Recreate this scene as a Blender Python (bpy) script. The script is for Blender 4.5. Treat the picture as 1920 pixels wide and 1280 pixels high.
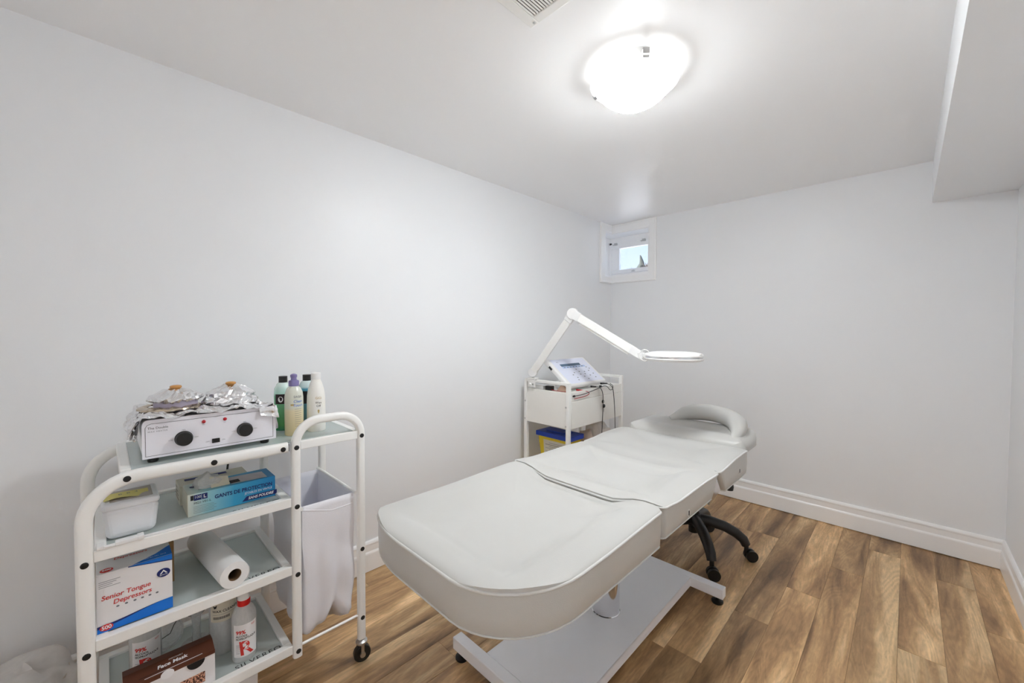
import bpy, bmesh, math, random
from mathutils import Vector, Matrix, noise as mnoise

# ------------------------------------------------------------------ reset
for o in list(bpy.data.objects): bpy.data.objects.remove(o, do_unlink=True)
scene = bpy.context.scene
COL = scene.collection
random.seed(7)
PI = math.pi
H = 2.1            # ceiling height
W = 2.235          # room width (x)
YF = -3.80         # wall behind the camera
YAW, PITCH, ROLL = 0.7771, 0.0268, 0.0042

# ------------------------------------------------------------------ camera
def make_camera():
    f = Vector((-math.sin(YAW)*math.cos(PITCH), math.cos(YAW)*math.cos(PITCH), -math.sin(PITCH)))
    r = Vector((math.cos(YAW), math.sin(YAW), 0))
    u = r.cross(f)
    c, s = math.cos(ROLL), math.sin(ROLL)
    r2, u2 = c*r + s*u, c*u - s*r
    cam = bpy.data.cameras.new('camera'); ob = bpy.data.objects.new('camera', cam); COL.objects.link(ob)
    cam.sensor_width = 36.0; cam.lens = 755.02/1920*36.0; cam.clip_start = .02
    m = Matrix((( r2.x, u2.x, -f.x, 1.8674), (r2.y, u2.y, -f.y, -3.1334), (r2.z, u2.z, -f.z, 1.1822), (0, 0, 0, 1)))
    ob.matrix_world = m
    scene.camera = ob
make_camera()

# ------------------------------------------------------------------ world (winter daylight sky), exposure
world = bpy.data.worlds.new('sky'); scene.world = world; world.use_nodes = True
nt = world.node_tree; nt.nodes.clear()
tc = nt.nodes.new('ShaderNodeTexCoord'); sp = nt.nodes.new('ShaderNodeSeparateXYZ')
rp = nt.nodes.new('ShaderNodeValToRGB'); bg = nt.nodes.new('ShaderNodeBackground'); wo = nt.nodes.new('ShaderNodeOutputWorld')
nt.links.new(tc.outputs['Generated'], sp.inputs[0]); nt.links.new(sp.outputs['Z'], rp.inputs[0])
e = rp.color_ramp.elements
e[0].position = 0.0; e[0].color = (.80, .88, .98, 1)
e[1].position = 0.45; e[1].color = (.24, .46, .88, 1)
nt.links.new(rp.outputs[0], bg.inputs[0]); bg.inputs[1].default_value = .24
nt.links.new(bg.outputs[0], wo.inputs[0])
sun = bpy.data.lights.new('sun', 'SUN'); sun.energy = 5.0; sun.angle = math.radians(1.0); sun.color = (1.0, .97, .93)
so = bpy.data.objects.new('sun', sun); COL.objects.link(so); so.location = (3, -6, 8)
so.rotation_euler = Vector((.45, .75, -.62)).to_track_quat('-Z', 'Y').to_euler()
LAMP_STRENGTH = 26.5; HALL_FILL_STRENGTH = 17.0; HALL_FILL_POS = (.95, -4.15)  # the hall values drive an added fill lamp behind the camera
scene.cycles.max_bounces = 20; scene.cycles.diffuse_bounces = 16
scene.view_settings.view_transform = 'Standard'; scene.view_settings.look = 'None'
scene.view_settings.exposure = 2.6; scene.view_settings.gamma = 1.0
scene.view_settings.use_curve_mapping = False

# ------------------------------------------------------------------ materials
def lin(c):
    c = c/255.0
    return c/12.92 if c <= .04045 else ((c+.055)/1.055)**2.4
def rgb(r, g, b): return (lin(r), lin(g), lin(b), 1)
MATS = {}
def M(name, col, rough=.5, metal=0, var=.03, scale=30, bump=0, bscale=200, trans=0, ior=1.45, emit=None, coat=0, spec=.5, alpha=1):
    if name in MATS: return MATS[name]
    m = bpy.data.materials.new(name); m.use_nodes = True
    n = m.node_tree; b = n.nodes['Principled BSDF']
    b.inputs['Roughness'].default_value = rough; b.inputs['Metallic'].default_value = metal
    b.inputs['IOR'].default_value = ior; b.inputs['Transmission Weight'].default_value = trans
    b.inputs['Coat Weight'].default_value = coat; b.inputs['Specular IOR Level'].default_value = spec
    b.inputs['Alpha'].default_value = alpha
    t = n.nodes.new('ShaderNodeTexCoord'); no = n.nodes.new('ShaderNodeTexNoise'); no.inputs['Scale'].default_value = scale
    no.inputs['Detail'].default_value = 3
    n.links.new(t.outputs['Object'], no.inputs['Vector'])
    mx = n.nodes.new('ShaderNodeMix'); mx.data_type = 'RGBA'
    c = col
    mx.inputs[6].default_value = (c[0]*(1-var), c[1]*(1-var), c[2]*(1-var), 1)
    mx.inputs[7].default_value = (min(1, c[0]*(1+var)), min(1, c[1]*(1+var)), min(1, c[2]*(1+var)), 1)
    n.links.new(no.outputs['Fac'], mx.inputs[0]); n.links.new(mx.outputs[2], b.inputs['Base Color'])
    if bump:
        n2 = n.nodes.new('ShaderNodeTexNoise'); n2.inputs['Scale'].default_value = bscale; n2.inputs['Detail'].default_value = 4
        n.links.new(t.outputs['Object'], n2.inputs['Vector'])
        bp = n.nodes.new('ShaderNodeBump'); bp.inputs['Strength'].default_value = bump; bp.inputs['Distance'].default_value = .002
        n.links.new(n2.outputs['Fac'], bp.inputs['Height']); n.links.new(bp.outputs[0], b.inputs['Normal'])
    if emit:
        b.inputs['Emission Color'].default_value = emit[0]; b.inputs['Emission Strength'].default_value = emit[1]
    MATS[name] = m
    return m
wall_m   = M('wall_paint', (.865, .88, .90, 1), .42, var=.006, scale=3, bump=.05, bscale=260)
ceil_m   = M('ceiling_paint', (.94, .945, .955, 1), .38, var=.006, scale=3, bump=.05, bscale=240)
trim_m   = M('trim_paint', (.94, .94, .94, 1), .3, var=.01)
white_metal = M('white_powder_coat', (.89, .89, .87, 1), .32, var=.015)
base_white  = M('bed_base_white', (.92, .93, .97, 1), .3, var=.015)
cart_white  = M('cart_cream_sheet_metal', (.86, .85, .81, 1), .35, var=.015)
leather  = M('white_vinyl_upholstery', (.555, .55, .527, 1), .30, var=.02, scale=6, bump=.12, bscale=420)
piping_m = M('vinyl_piping', (.67, .67, .65, 1), .35, var=.01)
chrome   = M('chrome', (.82, .82, .84, 1), .10, 1, var=.02)
brushed  = M('brushed_nickel', (.62, .62, .62, 1), .30, 1, var=.03)
black_p  = M('black_plastic', (.012, .012, .012, 1), .38, var=.1)
black_g  = M('black_satin', (.018, .016, .015, 1), .45, var=.1)
gap_m    = M('dark_gap', (.03, .025, .02, 1), .8, var=.1)
foil     = M('aluminium_foil', (.86, .86, .87, 1), .22, 1, var=.05, bump=.5, bscale=160)
foil_reflect = M('brown_reflection_foil', (.58, .50, .40, 1), .25, 1, var=.3, scale=60, bump=.5, bscale=160)  # brown tone paints dark reflections into the foil
foil_shell = foil
cloth_m  = M('white_bag_cloth', (.82, .82, .87, 1), .8, var=.02, scale=8, bump=.25, bscale=500)
paper_m  = M('white_paper', (.85, .85, .85, 1), .8, var=.02, bump=.2, bscale=300)
card_m   = M('brown_cardboard', rgb(150, 120, 82), .8, var=.08)
core_m   = M('cardboard_core', rgb(110, 83, 57), .85, var=.08)
white_pl = M('white_plastic', (.84, .84, .84, 1), .35, var=.01)
lavender_steel = M('white_enamel_panel', (.80, .80, .86, 1), .3, var=.01)
tub_m    = M('frosted_tub_plastic', (.80, .81, .84, 1), .45, var=.02)
wood_knob = M('varnished_wood', rgb(196, 138, 66), .3, var=.15, scale=60, coat=.5)
red_m    = M('red_indicator', rgb(176, 16, 30), .2, var=.05, coat=.6)
red_ink  = M('red_ink', rgb(205, 50, 45), .6, var=.02)
navy_ink = M('navy_ink', rgb(28, 40, 105), .6, var=.02)
blue_ink = M('bright_blue_ink', rgb(10, 110, 205), .5, var=.03)
black_ink= M('black_ink', rgb(28, 26, 28), .6, var=.02)
grey_ink = M('grey_ink', rgb(120, 122, 128), .6, var=.02)
white_ink= M('white_ink', (.86, .86, .88, 1), .6, var=.01)
gold_ink = M('gold_ink', rgb(190, 165, 110), .5, var=.05)
blue_pl  = M('blue_plastic', rgb(22, 62, 170), .4, var=.05)
yellow_pl= M('yellow_plastic', rgb(226, 200, 44), .45, var=.03)
sticky_m = M('yellow_sticky_paper', rgb(226, 216, 136), .8, var=.05)
brown_box_m = M('brown_printed_card', rgb(92, 52, 36), .45, var=.06)
carton_m = M('white_printed_card', (.80, .79, .80, 1), .45, var=.02)
cream_card = M('cream_printed_card', rgb(214, 208, 190), .5, var=.03)

def mat_glass_shelf():
    m = bpy.data.materials.new('frosted_green_glass'); m.use_nodes = True; n = m.node_tree; b = n.nodes['Principled BSDF']
    b.inputs['Base Color'].default_value = (.64, .70, .69, 1); b.inputs['Roughness'].default_value = .16
    tr = n.nodes.new('ShaderNodeBsdfTransparent'); tr.inputs[0].default_value = (.87, .93, .92, 1)
    mx = n.nodes.new('ShaderNodeMixShader'); no = n.nodes.new('ShaderNodeTexNoise'); no.inputs['Scale'].default_value = 4
    mr = n.nodes.new('ShaderNodeMapRange'); mr.inputs[3].default_value = .28; mr.inputs[4].default_value = .34
    n.links.new(no.outputs['Fac'], mr.inputs[0]); n.links.new(mr.outputs[0], mx.inputs[0])
    n.links.new(b.outputs[0], mx.inputs[1]); n.links.new(tr.outputs[0], mx.inputs[2])
    n.links.new(mx.outputs[0], n.nodes['Material Output'].inputs[0]); return m
shelf_glass = mat_glass_shelf()
def mat_film(name, col, fac, rough=.25, tcol=(1, 1, 1, 1)):
    m = bpy.data.materials.new(name); m.use_nodes = True; n = m.node_tree; b = n.nodes['Principled BSDF']
    b.inputs['Base Color'].default_value = col; b.inputs['Roughness'].default_value = rough
    tr = n.nodes.new('ShaderNodeBsdfTransparent'); tr.inputs[0].default_value = tcol
    mx = n.nodes.new('ShaderNodeMixShader'); no = n.nodes.new('ShaderNodeTexNoise'); no.inputs['Scale'].default_value = 12
    mr = n.nodes.new('ShaderNodeMapRange'); mr.inputs[3].default_value = fac-.08; mr.inputs[4].default_value = fac+.08
    n.links.new(no.outputs['Fac'], mr.inputs[0]); n.links.new(mr.outputs[0], mx.inputs[0])
    n.links.new(b.outputs[0], mx.inputs[1]); n.links.new(tr.outputs[0], mx.inputs[2])
    n.links.new(mx.outputs[0], n.nodes['Material Output'].inputs[0]); return m
film_m  = mat_film('thin_plastic_film', (.88, .87, .86, 1), .35, .3)
liner_m = mat_film('bin_liner_film', (.84, .81, .78, 1), .22, .35)
pane_m  = mat_film('window_pane_glass', (.8, .85, .9, 1), .93, .03)
clear_m = mat_film('clear_bottle_plastic', (.72, .73, .73, 1), .35, .2)
lens_m  = mat_film('lens_glass', (.75, .8, .82, 1), .6, .05)
crystal = mat_film('clear_crystal_glass', (.75, .77, .78, 1), .6, .05)

def mat_wood():
    m = bpy.data.materials.new('oak_vinyl_plank'); m.use_nodes = True; n = m.node_tree; b = n.nodes['Principled BSDF']
    L = n.links.new; N = n.nodes.new
    geo = N('ShaderNodeNewGeometry'); oi = N('ShaderNodeObjectInfo')
    off = N('ShaderNodeVectorMath'); off.operation = 'SCALE'; off.inputs[0].default_value = (13.7, 37.1, 5.3)
    L(oi.outputs['Random'], off.inputs['Scale'])
    add = N('ShaderNodeVectorMath'); add.operation = 'ADD'; L(geo.outputs['Position'], add.inputs[0]); L(off.outputs[0], add.inputs[1])
    def mapped(s):
        mp = N('ShaderNodeMapping'); mp.inputs['Scale'].default_value = s; L(add.outputs[0], mp.inputs[0]); return mp.outputs[0]
    # broad tonal clouds
    n1 = N('ShaderNodeTexNoise'); n1.inputs['Scale'].default_value = 1; n1.inputs['Detail'].default_value = 4; n1.inputs['Distortion'].default_value = .7
    L(mapped((10, 1.3, 1)), n1.inputs['Vector'])
    r1 = N('ShaderNodeValToRGB'); L(n1.outputs['Fac'], r1.inputs[0])
    el = r1.color_ramp.elements
    el[0].position = .34; el[0].color = rgb(110, 83, 57)
    el[1].position = .66; el[1].color = rgb(206, 176, 134)
    a = el.new(.44); a.color = rgb(148, 116, 81); a = el.new(.57); a.color = rgb(176, 143, 103)
    # cathedral grain: contour lines of a stretched noise
    n3 = N('ShaderNodeTexNoise'); n3.inputs['Scale'].default_value = 1; n3.inputs['Detail'].default_value = 1.5; n3.inputs['Distortion'].default_value = .5
    L(mapped((11, 1.5, 1)), n3.inputs['Vector'])
    k1 = N('ShaderNodeMath'); k1.operation = 'MULTIPLY'; k1.inputs[1].default_value = 95; L(n3.outputs['Fac'], k1.inputs[0])
    wv = N('ShaderNodeMath'); wv.operation = 'SINE'; L(k1.outputs[0], wv.inputs[0])
    rw = N('ShaderNodeMapRange'); rw.inputs[1].default_value = -1; rw.inputs[3].default_value = .91; rw.inputs[4].default_value = 1.07; L(wv.outputs[0], rw.inputs[0])
    # fine pores
    n2 = N('ShaderNodeTexNoise'); n2.inputs['Scale'].default_value = 1; n2.inputs['Detail'].default_value = 5; n2.inputs['Distortion'].default_value = 1.2
    L(mapped((110, 20, 1)), n2.inputs['Vector'])
    r2 = N('ShaderNodeMapRange'); r2.inputs[1].default_value = .3; r2.inputs[2].default_value = .7; r2.inputs[3].default_value = .84; r2.inputs[4].default_value = 1.12; L(n2.outputs['Fac'], r2.inputs[0])
    rr = N('ShaderNodeMapRange'); rr.inputs[3].default_value = .78; rr.inputs[4].default_value = 1.15; L(oi.outputs['Random'], rr.inputs[0])
    m1 = N('ShaderNodeMath'); m1.operation = 'MULTIPLY'; L(rw.outputs[0], m1.inputs[0]); L(r2.outputs[0], m1.inputs[1])
    m2 = N('ShaderNodeMath'); m2.operation = 'MULTIPLY'; L(m1.outputs[0], m2.inputs[0]); L(rr.outputs[0], m2.inputs[1])
    m3 = N('ShaderNodeMath'); m3.operation = 'MULTIPLY'; m3.inputs[1].default_value = 1.35; L(m2.outputs[0], m3.inputs[0]); m2 = m3
    vm = N('ShaderNodeVectorMath'); vm.operation = 'SCALE'; L(r1.outputs[0], vm.inputs[0]); L(m2.outputs[0], vm.inputs['Scale'])
    L(vm.outputs[0], b.inputs['Base Color'])
    b.inputs['Roughness'].default_value = .42
    bp = N('ShaderNodeBump'); bp.inputs['Strength'].default_value = .15; bp.inputs['Distance'].default_value = .001
    L(m1.outputs[0], bp.inputs['Height']); L(bp.outputs[0], b.inputs['Normal'])
    return m
wood_m = mat_wood()
def mat_grad(name, stops, axis, lo, hi, rough=.45):
    """colour print graded along a world axis"""
    m = bpy.data.materials.new(name); m.use_nodes = True; n = m.node_tree; b = n.nodes['Principled BSDF']
    g = n.nodes.new('ShaderNodeNewGeometry'); s = n.nodes.new('ShaderNodeSeparateXYZ'); mr = n.nodes.new('ShaderNodeMapRange'); r = n.nodes.new('ShaderNodeValToRGB')
    n.links.new(g.outputs['Position'], s.inputs[0]); n.links.new(s.outputs[axis], mr.inputs[0])
    mr.inputs[1].default_value = lo; mr.inputs[2].default_value = hi; n.links.new(mr.outputs[0], r.inputs[0])
    el = r.color_ramp.elements; el[0].position = stops[0][0]; el[0].color = stops[0][1]; el[1].position = stops[-1][0]; el[1].color = stops[-1][1]
    for p_, c_ in stops[1:-1]: x = el.new(p_); x.color = c_
    n.links.new(r.outputs[0], b.inputs['Base Color']); b.inputs['Roughness'].default_value = rough; return m
def mat_leopard():
    m = bpy.data.materials.new('leopard_print'); m.use_nodes = True; n = m.node_tree; b = n.nodes['Principled BSDF']
    t = n.nodes.new('ShaderNodeTexCoord'); v = n.nodes.new('ShaderNodeTexNoise'); v.inputs['Scale'].default_value = 230; v.inputs['Detail'].default_value = 2
    r = n.nodes.new('ShaderNodeValToRGB'); r.color_ramp.interpolation = 'CONSTANT'
    n.links.new(t.outputs['Object'], v.inputs['Vector']); n.links.new(v.outputs['Fac'], r.inputs[0])
    r.color_ramp.elements[0].color = rgb(70, 34, 26); r.color_ramp.elements[1].position = .5; r.color_ramp.elements[1].color = rgb(214, 160, 132)
    n.links.new(r.outputs[0], b.inputs['Base Color']); return m
leopard_m = mat_leopard()

# ------------------------------------------------------------------ mesh builder
class MB:
    def __init__(s): s.v = []; s.f = []
    def add(s, vs, fs):
        k = len(s.v); s.v += [Vector(a) for a in vs]; s.f += [tuple(i+k for i in f) for f in fs]; return s
    def box(s, x0, x1, y0, y1, z0, z1):
        vs = [(x, y, z) for z in (z0, z1) for y in (y0, y1) for x in (x0, x1)]
        return s.add(vs, [(0, 2, 3, 1), (4, 5, 7, 6), (0, 1, 5, 4), (2, 6, 7, 3), (0, 4, 6, 2), (1, 3, 7, 5)])
    def obox(s, c, ax, hs):
        """oriented box: centre, three axis vectors, half sizes"""
        c = Vector(c); a = [Vector(q).normalized()*h for q, h in zip(ax, hs)]
        vs = [c+sx*a[0]+sy*a[1]+sz*a[2] for sz in (-1, 1) for sy in (-1, 1) for sx in (-1, 1)]
        return s.add(vs, [(0, 2, 3, 1), (4, 5, 7, 6), (0, 1, 5, 4), (2, 6, 7, 3), (0, 4, 6, 2), (1, 3, 7, 5)])
    def loft(s, rings, cap0=True, cap1=True, closed=True):
        n = len(rings[0]); vs = [p for r in rings for p in r]; fs = []
        for i in range(len(rings)-1):
            for j in range(n if closed else n-1):
                a = i*n+j; b = i*n+(j+1) % n
                fs.append((a, b, b+n, a+n))
        if cap0: fs.append(tuple(reversed(range(n))))
        if cap1: fs.append(tuple(range((len(rings)-1)*n, len(rings)*n)))
        return s.add(vs, fs)
    def cyl(s, a, b, r0, r1=None, n=20, caps=True):
        a, b = Vector(a), Vector(b); r1 = r0 if r1 is None else r1
        d = (b-a).normalized(); q = d.to_track_quat('Z', 'Y'); u = q @ Vector((1, 0, 0)); w = q @ Vector((0, 1, 0))
        ring = lambda c, r: [c+r*(math.cos(2*PI*i/n)*u+math.sin(2*PI*i/n)*w) for i in range(n)]
        return s.loft([ring(a, r0), ring(b, r1)], caps, caps)
    def lathe(s, c, prof, n=28, axis=(0, 0, 1), cap0=True, cap1=True, jit=None):
        """prof: list of (r, h) from bottom to top, about axis through c"""
        c = Vector(c); d = Vector(axis).normalized()
        if abs(d.z) > .999: u, w = Vector((1, 0, 0)), Vector((0, 1, 0))
        else:
            q = d.to_track_quat('Z', 'Y'); u = q @ Vector((1, 0, 0)); w = q @ Vector((0, 1, 0))
        rings = []
        for r, h in prof:
            rings.append([c+d*h+r*(math.cos(2*PI*i/n)*u+math.sin(2*PI*i/n)*w) for i in range(n)])
        if jit: rings = [[jit(p) for p in r] for r in rings]
        return s.loft(rings, cap0, cap1)
    def tube(s, pts, r, n=8, caps=True, rad=None):
        pts = [Vector(p) for p in pts]; rings = []; up = None
        for i, p in enumerate(pts):
            t = (pts[min(i+1, len(pts)-1)]-pts[max(i-1, 0)]).normalized()
            if up is None:
                up = Vector((0, 0, 1)) if abs(t.z) < .9 else Vector((1, 0, 0))
            sd = t.cross(up).normalized(); up = sd.cross(t).normalized()
            rr = rad[i] if rad else r
            rings.append([p+rr*(math.cos(2*PI*k/n)*sd+math.sin(2*PI*k/n)*up) for k in range(n)])
        return s.loft(rings, caps, caps)
    def ring_tube(s, pts, r, n=8):
        pts = [Vector(p) for p in pts]; m = len(pts); rings = []
        for i, p in enumerate(pts):
            t = (pts[(i+1) % m]-pts[i-1]).normalized(); sd = t.cross(Vector((0, 0, 1))).normalized(); up = sd.cross(t)
            rings.append([p+r*(math.cos(2*PI*k/n)*sd+math.sin(2*PI*k/n)*up) for k in range(n)])
        rings.append(rings[0]); return s.loft(rings, False, False)
    def sweep(s, pts, wi, wn, N, rnd=.004, caps=True):
        """rounded rectangular section swept along a planar path; wi = width in plane, wn = width along N"""
        pts = [Vector(p) for p in pts]; N = Vector(N).normalized(); rings = []
        prof = []
        for sx, sy, a0 in ((1, 1, 0), (-1, 1, PI/2), (-1, -1, PI), (1, -1, 3*PI/2)):
            for k in range(3):
                a = a0+k*PI/4
                prof.append((sx*(wi/2-rnd)+rnd*math.cos(a), sy*(wn/2-rnd)+rnd*math.sin(a)))
        for i, p in enumerate(pts):
            t = (pts[min(i+1, len(pts)-1)]-pts[max(i-1, 0)]).normalized(); sd = N.cross(t)
            rings.append([p+a*sd+b*N for a, b in prof])
        return s.loft(rings, caps, caps)
    def grid(s, f, nu, nv, closed_u=False):
        vs = [f(i/(nu if closed_u else nu-1), j/(nv-1)) for j in range(nv) for i in range(nu)]; fs = []
        for j in range(nv-1):
            for i in range(nu if closed_u else nu-1):
                fs.append((j*nu+i, j*nu+(i+1) % nu, (j+1)*nu+(i+1) % nu, (j+1)*nu+i))
        return s.add(vs, fs)
    def poly(s, pts): return s.add(pts, [tuple(range(len(pts)))])
    def xf(s, mt): s.v = [mt @ v for v in s.v]; return s

def wloc(o):
    l = Vector((0, 0, 0))
    while o: l += o.location; o = o.parent
    return l
def build(name, mb, mat, parent=None, smooth=False, bevel=0, seg=2, origin=None, thick=0):
    if parent is not None: org = wloc(parent)
    elif origin is not None: org = Vector(origin)
    else:
        lo = [min(v[i] for v in mb.v) for i in range(3)]; hi = [max(v[i] for v in mb.v) for i in range(3)]
        org = Vector(((lo[0]+hi[0])/2, (lo[1]+hi[1])/2, lo[2]))
    me = bpy.data.meshes.new(name); me.from_pydata([tuple(v-org) for v in mb.v], [], mb.f); me.update()
    bm = bmesh.new(); bm.from_mesh(me); bmesh.ops.recalc_face_normals(bm, faces=bm.faces); bm.to_mesh(me); bm.free()
    me.materials.append(mat)
    o = bpy.data.objects.new(name, me); COL.objects.link(o)
    if parent is not None: o.parent = parent
    else: o.location = org
    if smooth:
        for p in me.polygons: p.use_smooth = True
        try: me.set_sharp_from_angle(angle=math.radians(smooth if smooth is not True else 40))
        except Exception: pass
    if thick:
        md = o.modifiers.new('solid', 'SOLIDIFY'); md.thickness = thick; md.offset = 0
    if bevel:
        md = o.modifiers.new('bevel', 'BEVEL'); md.width = bevel; md.segments = seg; md.limit_method = 'ANGLE'; md.angle_limit = math.radians(35)
    return o
def thing(name, label, cat, loc=(0, 0, 0), group=None):
    o = bpy.data.objects.new(name, None); COL.objects.link(o); o.location = loc; o.empty_display_size = .05
    return tag(o, label, cat, group)
def tag(o, label, cat, group=None):
    o['label'] = label; o['category'] = cat
    if group: o['group'] = group
    return o
def struct(name, mb, mat, parent=None, label=None, **k):
    o = build(name, mb, mat, parent, **k)
    if parent is None: o['kind'] = 'structure'
    if label: o['label'] = label
    return o
def bx(*a): return MB().box(*a)
# text -> flat lettering mesh
def text_mb(body, size, mp, align='LEFT', shear=0, bold=0, sx=1.0, space=1.0):
    cu = bpy.data.curves.new('t', 'FONT'); cu.body = body; cu.size = size; cu.align_x = align; cu.shear = shear; cu.offset = bold; cu.resolution_u = 3; cu.space_character = space
    ob = bpy.data.objects.new('t', cu); COL.objects.link(ob)
    dg = bpy.context.evaluated_depsgraph_get(); dg.update()
    me = bpy.data.meshes.new_from_object(ob.evaluated_get(dg))
    mb = MB(); mb.v = [Vector(mp(v.co.x*sx, v.co.y)) for v in me.vertices]; mb.f = [tuple(p.vertices) for p in me.polygons]
    bpy.data.objects.remove(ob, do_unlink=True); bpy.data.curves.remove(cu); bpy.data.meshes.remove(me)
    return mb
def plane_map(o, u, v):
    o, u, v = Vector(o), Vector(u), Vector(v); return lambda a, b: o+a*u+b*v
def cyl_map(c, r, a0, z0): return lambda a, b: Vector((c[0]+r*math.cos(a0+a/r), c[1]+r*math.sin(a0+a/r), z0+b))
def quad(mp, u0, u1, v0, v1, nu=1, nv=1):
    return MB().grid(lambda i, j: mp(u0+(u1-u0)*i, v0+(v1-v0)*j), nu+1, nv+1)
def oval(mp, cu, cv, ru, rv, n=24):
    return MB().poly([mp(cu+ru*math.cos(2*PI*i/n), cv+rv*math.sin(2*PI*i/n)) for i in range(n)])
def letter(parent, mb, mat, name='lettering'): return build(name, mb, mat, parent)

def crumple(amp, sc, seed=0):
    def j(p):
        q = Vector(p)*sc+Vector((seed*3.1, seed*1.7, seed*.9))
        return Vector(p)+amp*Vector((mnoise.noise(q), mnoise.noise(q+Vector((31, 7, 3))), mnoise.noise(q+Vector((5, 53, 11)))))
    return j

# =================================================================== STRUCTURE
# --- floor: sub floor + planks
fl = struct('floor', bx(-.25, W+.15, YF-.1, .25, -.06, -.003), gap_m, label='brown oak-look vinyl plank floor')
SEAM0 = 2.114; PWID = .1247
joint = {-1: -.695, 0: -.347, 1: -1.06, 2: -.224, 3: -.574, 4: -.924, 5: -1.268, 6: -.435}
def plank_mesh(x0, x1, y0, y1):
    c = .0012; z1 = 0; z0 = -.004; g = .0003
    x0 += g; x1 -= g; y0 += g; y1 -= g
    mb = MB(); cx, cy = (x0+x1)/2, (y0+y1)/2
    r = lambda i, z: [(x0+i, y0+i, z), (x1-i, y0+i, z), (x1-i, y1-i, z), (x0+i, y1-i, z)]
    return mb.loft([r(0, z0), r(0, z1-.0007), r(c, z1)])
PL = 1.22
i = -1
rj = random.Random(3)
while True:
    x1 = SEAM0 - (i)*PWID if i >= 0 else W
    x0 = SEAM0 - (i+1)*PWID
    if x1 <= 0: break
    x0 = max(x0, 0)
    y = joint.get(i, -rj.uniform(.2, 1.2))
    ys = [0.0]
    k = y
    while k > YF: ys.append(k); k -= PL
    ys.append(YF)
    for a, b in zip(ys[1:], ys[:-1]):
        build('plank', plank_mesh(x0, x1, a, b), wood_m, fl)
    i += 1
# --- walls
wl = MB().box(-.25, 0, YF-.1, -.10, 0, H+.1).box(-.25, 0, -.10, .25, 0, 1.665).box(-.25, 0, -.10, .25, 2.03, H+.1).box(-.25, -.11, -.10, .25, 1.665, 2.03)
struct('wall_left', wl, wall_m, label='long pale grey painted wall behind the trolley')
wb = MB().box(0, .342, 0, .25, 0, 1.665).box(0, .342, 0, .25, 2.03, H+.1).box(.342, W+.15, 0, .25, 0, H+.1)
struct('wall_back', wb, wall_m, label='pale grey painted wall beyond the head of the bed')
struct('wall_right', bx(W, W+.15, YF-.1, 0, 0, H+.1), wall_m, label='pale grey painted wall on the right edge')
struct('wall_front', MB().box(0, 1.28, YF-.1, YF, 0, H+.1).box(2.10, W, YF-.1, YF, 0, H+.1).box(1.28, 2.10, YF-.1, YF, 2.0, H+.1), wall_m, label='pale grey wall with the door')
struct('ceiling', bx(0, W, YF, 0, H, H+.1), ceil_m, label='white painted ceiling')
BX, BZ = 1.9435, 1.878
struct('wall_bulkhead', bx(BX, W, YF, 0, BZ, H), wall_m, label='boxed-in bulkhead running along the ceiling')
# --- baseboards (profile: distance from wall, height)
prof = [(0, .0045), (.016, .0045), (.016, .088), (.0145, .094), (.0105, .100), (.0105, .128), (.0125, .132), (.0125, .138), (.009, .145), (.004, .150), (0, .150)]
def board(name, mapf, a, b, lab):
    mb = MB().loft([[mapf(a, d, h) for d, h in prof], [mapf(b, d, h) for d, h in prof]])
    struct(name, mb, trim_m, label=lab)
board('baseboard_left', lambda t, d, h: (d, t, h), YF, 0, 'white moulded baseboard under the long left wall')
board('baseboard_back', lambda t, d, h: (t, -d, h), 0.0, W, 'white moulded baseboard along the back wall')
board('baseboard_right', lambda t, d, h: (W-d, t, h), YF, 0, 'white moulded baseboard along the right wall')
# --- unseen open doorway and lit hallway behind the camera, added as fill light
DX0, DX1 = 1.28, 2.10
struct('trim_1', MB().box(DX0-.07, DX0, YF, YF+.018, 0, 2.07).box(DX1, DX1+.07, YF, YF+.018, 0, 2.07).box(DX0, DX1, YF, YF+.018, 2.0, 2.07)
       .box(DX0-.002, DX0+.012, YF-.1, YF, 0, 2.0).box(DX1-.012, DX1+.002, YF-.1, YF, 0, 2.0).box(DX0, DX1, YF-.1, YF, 1.988, 2.002), trim_m, label='white casing of the unseen doorway added behind the viewer')
dr = struct('door_1', bx(DX1-.012, DX1+.026, YF-.93, YF-.11, .006, 1.985), trim_m, label='white interior door swung open into the added hallway')
for (z0, z1) in ((.2, .9), (1.05, 1.85)):
    for (y0, y1) in ((-.83, -.56), (-.48, -.21)):
        build('door_panel', bx(DX1-.017, DX1-.012, YF+y0, YF+y1, z0, z1), trim_m, dr, bevel=.004)
build('door_handle', MB().cyl((DX1-.012, YF-.87, .98), (DX1-.06, YF-.87, .98), .01).cyl((DX1-.055, YF-.87, .98), (DX1-.055, YF-.77, .98), .009), brushed, dr)
HX0, HX1, HY0, HY1 = .55, 2.75, -5.60, YF-.1
struct('wall_hall', MB().box(HX0-.1, HX0, HY0, HY1, 0, 2.2).box(HX1, HX1+.1, HY0, HY1, 0, 2.2).box(HX0-.1, HX1+.1, HY0-.1, HY0, 0, 2.2).box(W, HX1+.1, HY1, HY1+.05, 0, 2.2), wall_m, label='pale grey walls of the unseen hallway added for fill light')
struct('ceiling_hall', bx(HX0-.1, HX1+.1, HY0-.1, HY1, 2.1, 2.2), ceil_m, label='white ceiling of the unseen hallway added for fill light')
struct('floor_hall', bx(HX0-.1, HX1+.1, HY0-.1, HY1, -.06, -.001), wood_m, label='brown plank floor of the unseen hallway added for fill light')
hl = thing('hall_fill_light', 'unseen round fill lamp added in the hallway behind the viewer', 'ceiling lamp', (HALL_FILL_POS[0], HALL_FILL_POS[1], 2.05))  # unseen lamp, added to brighten the bed front and lower walls
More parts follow.
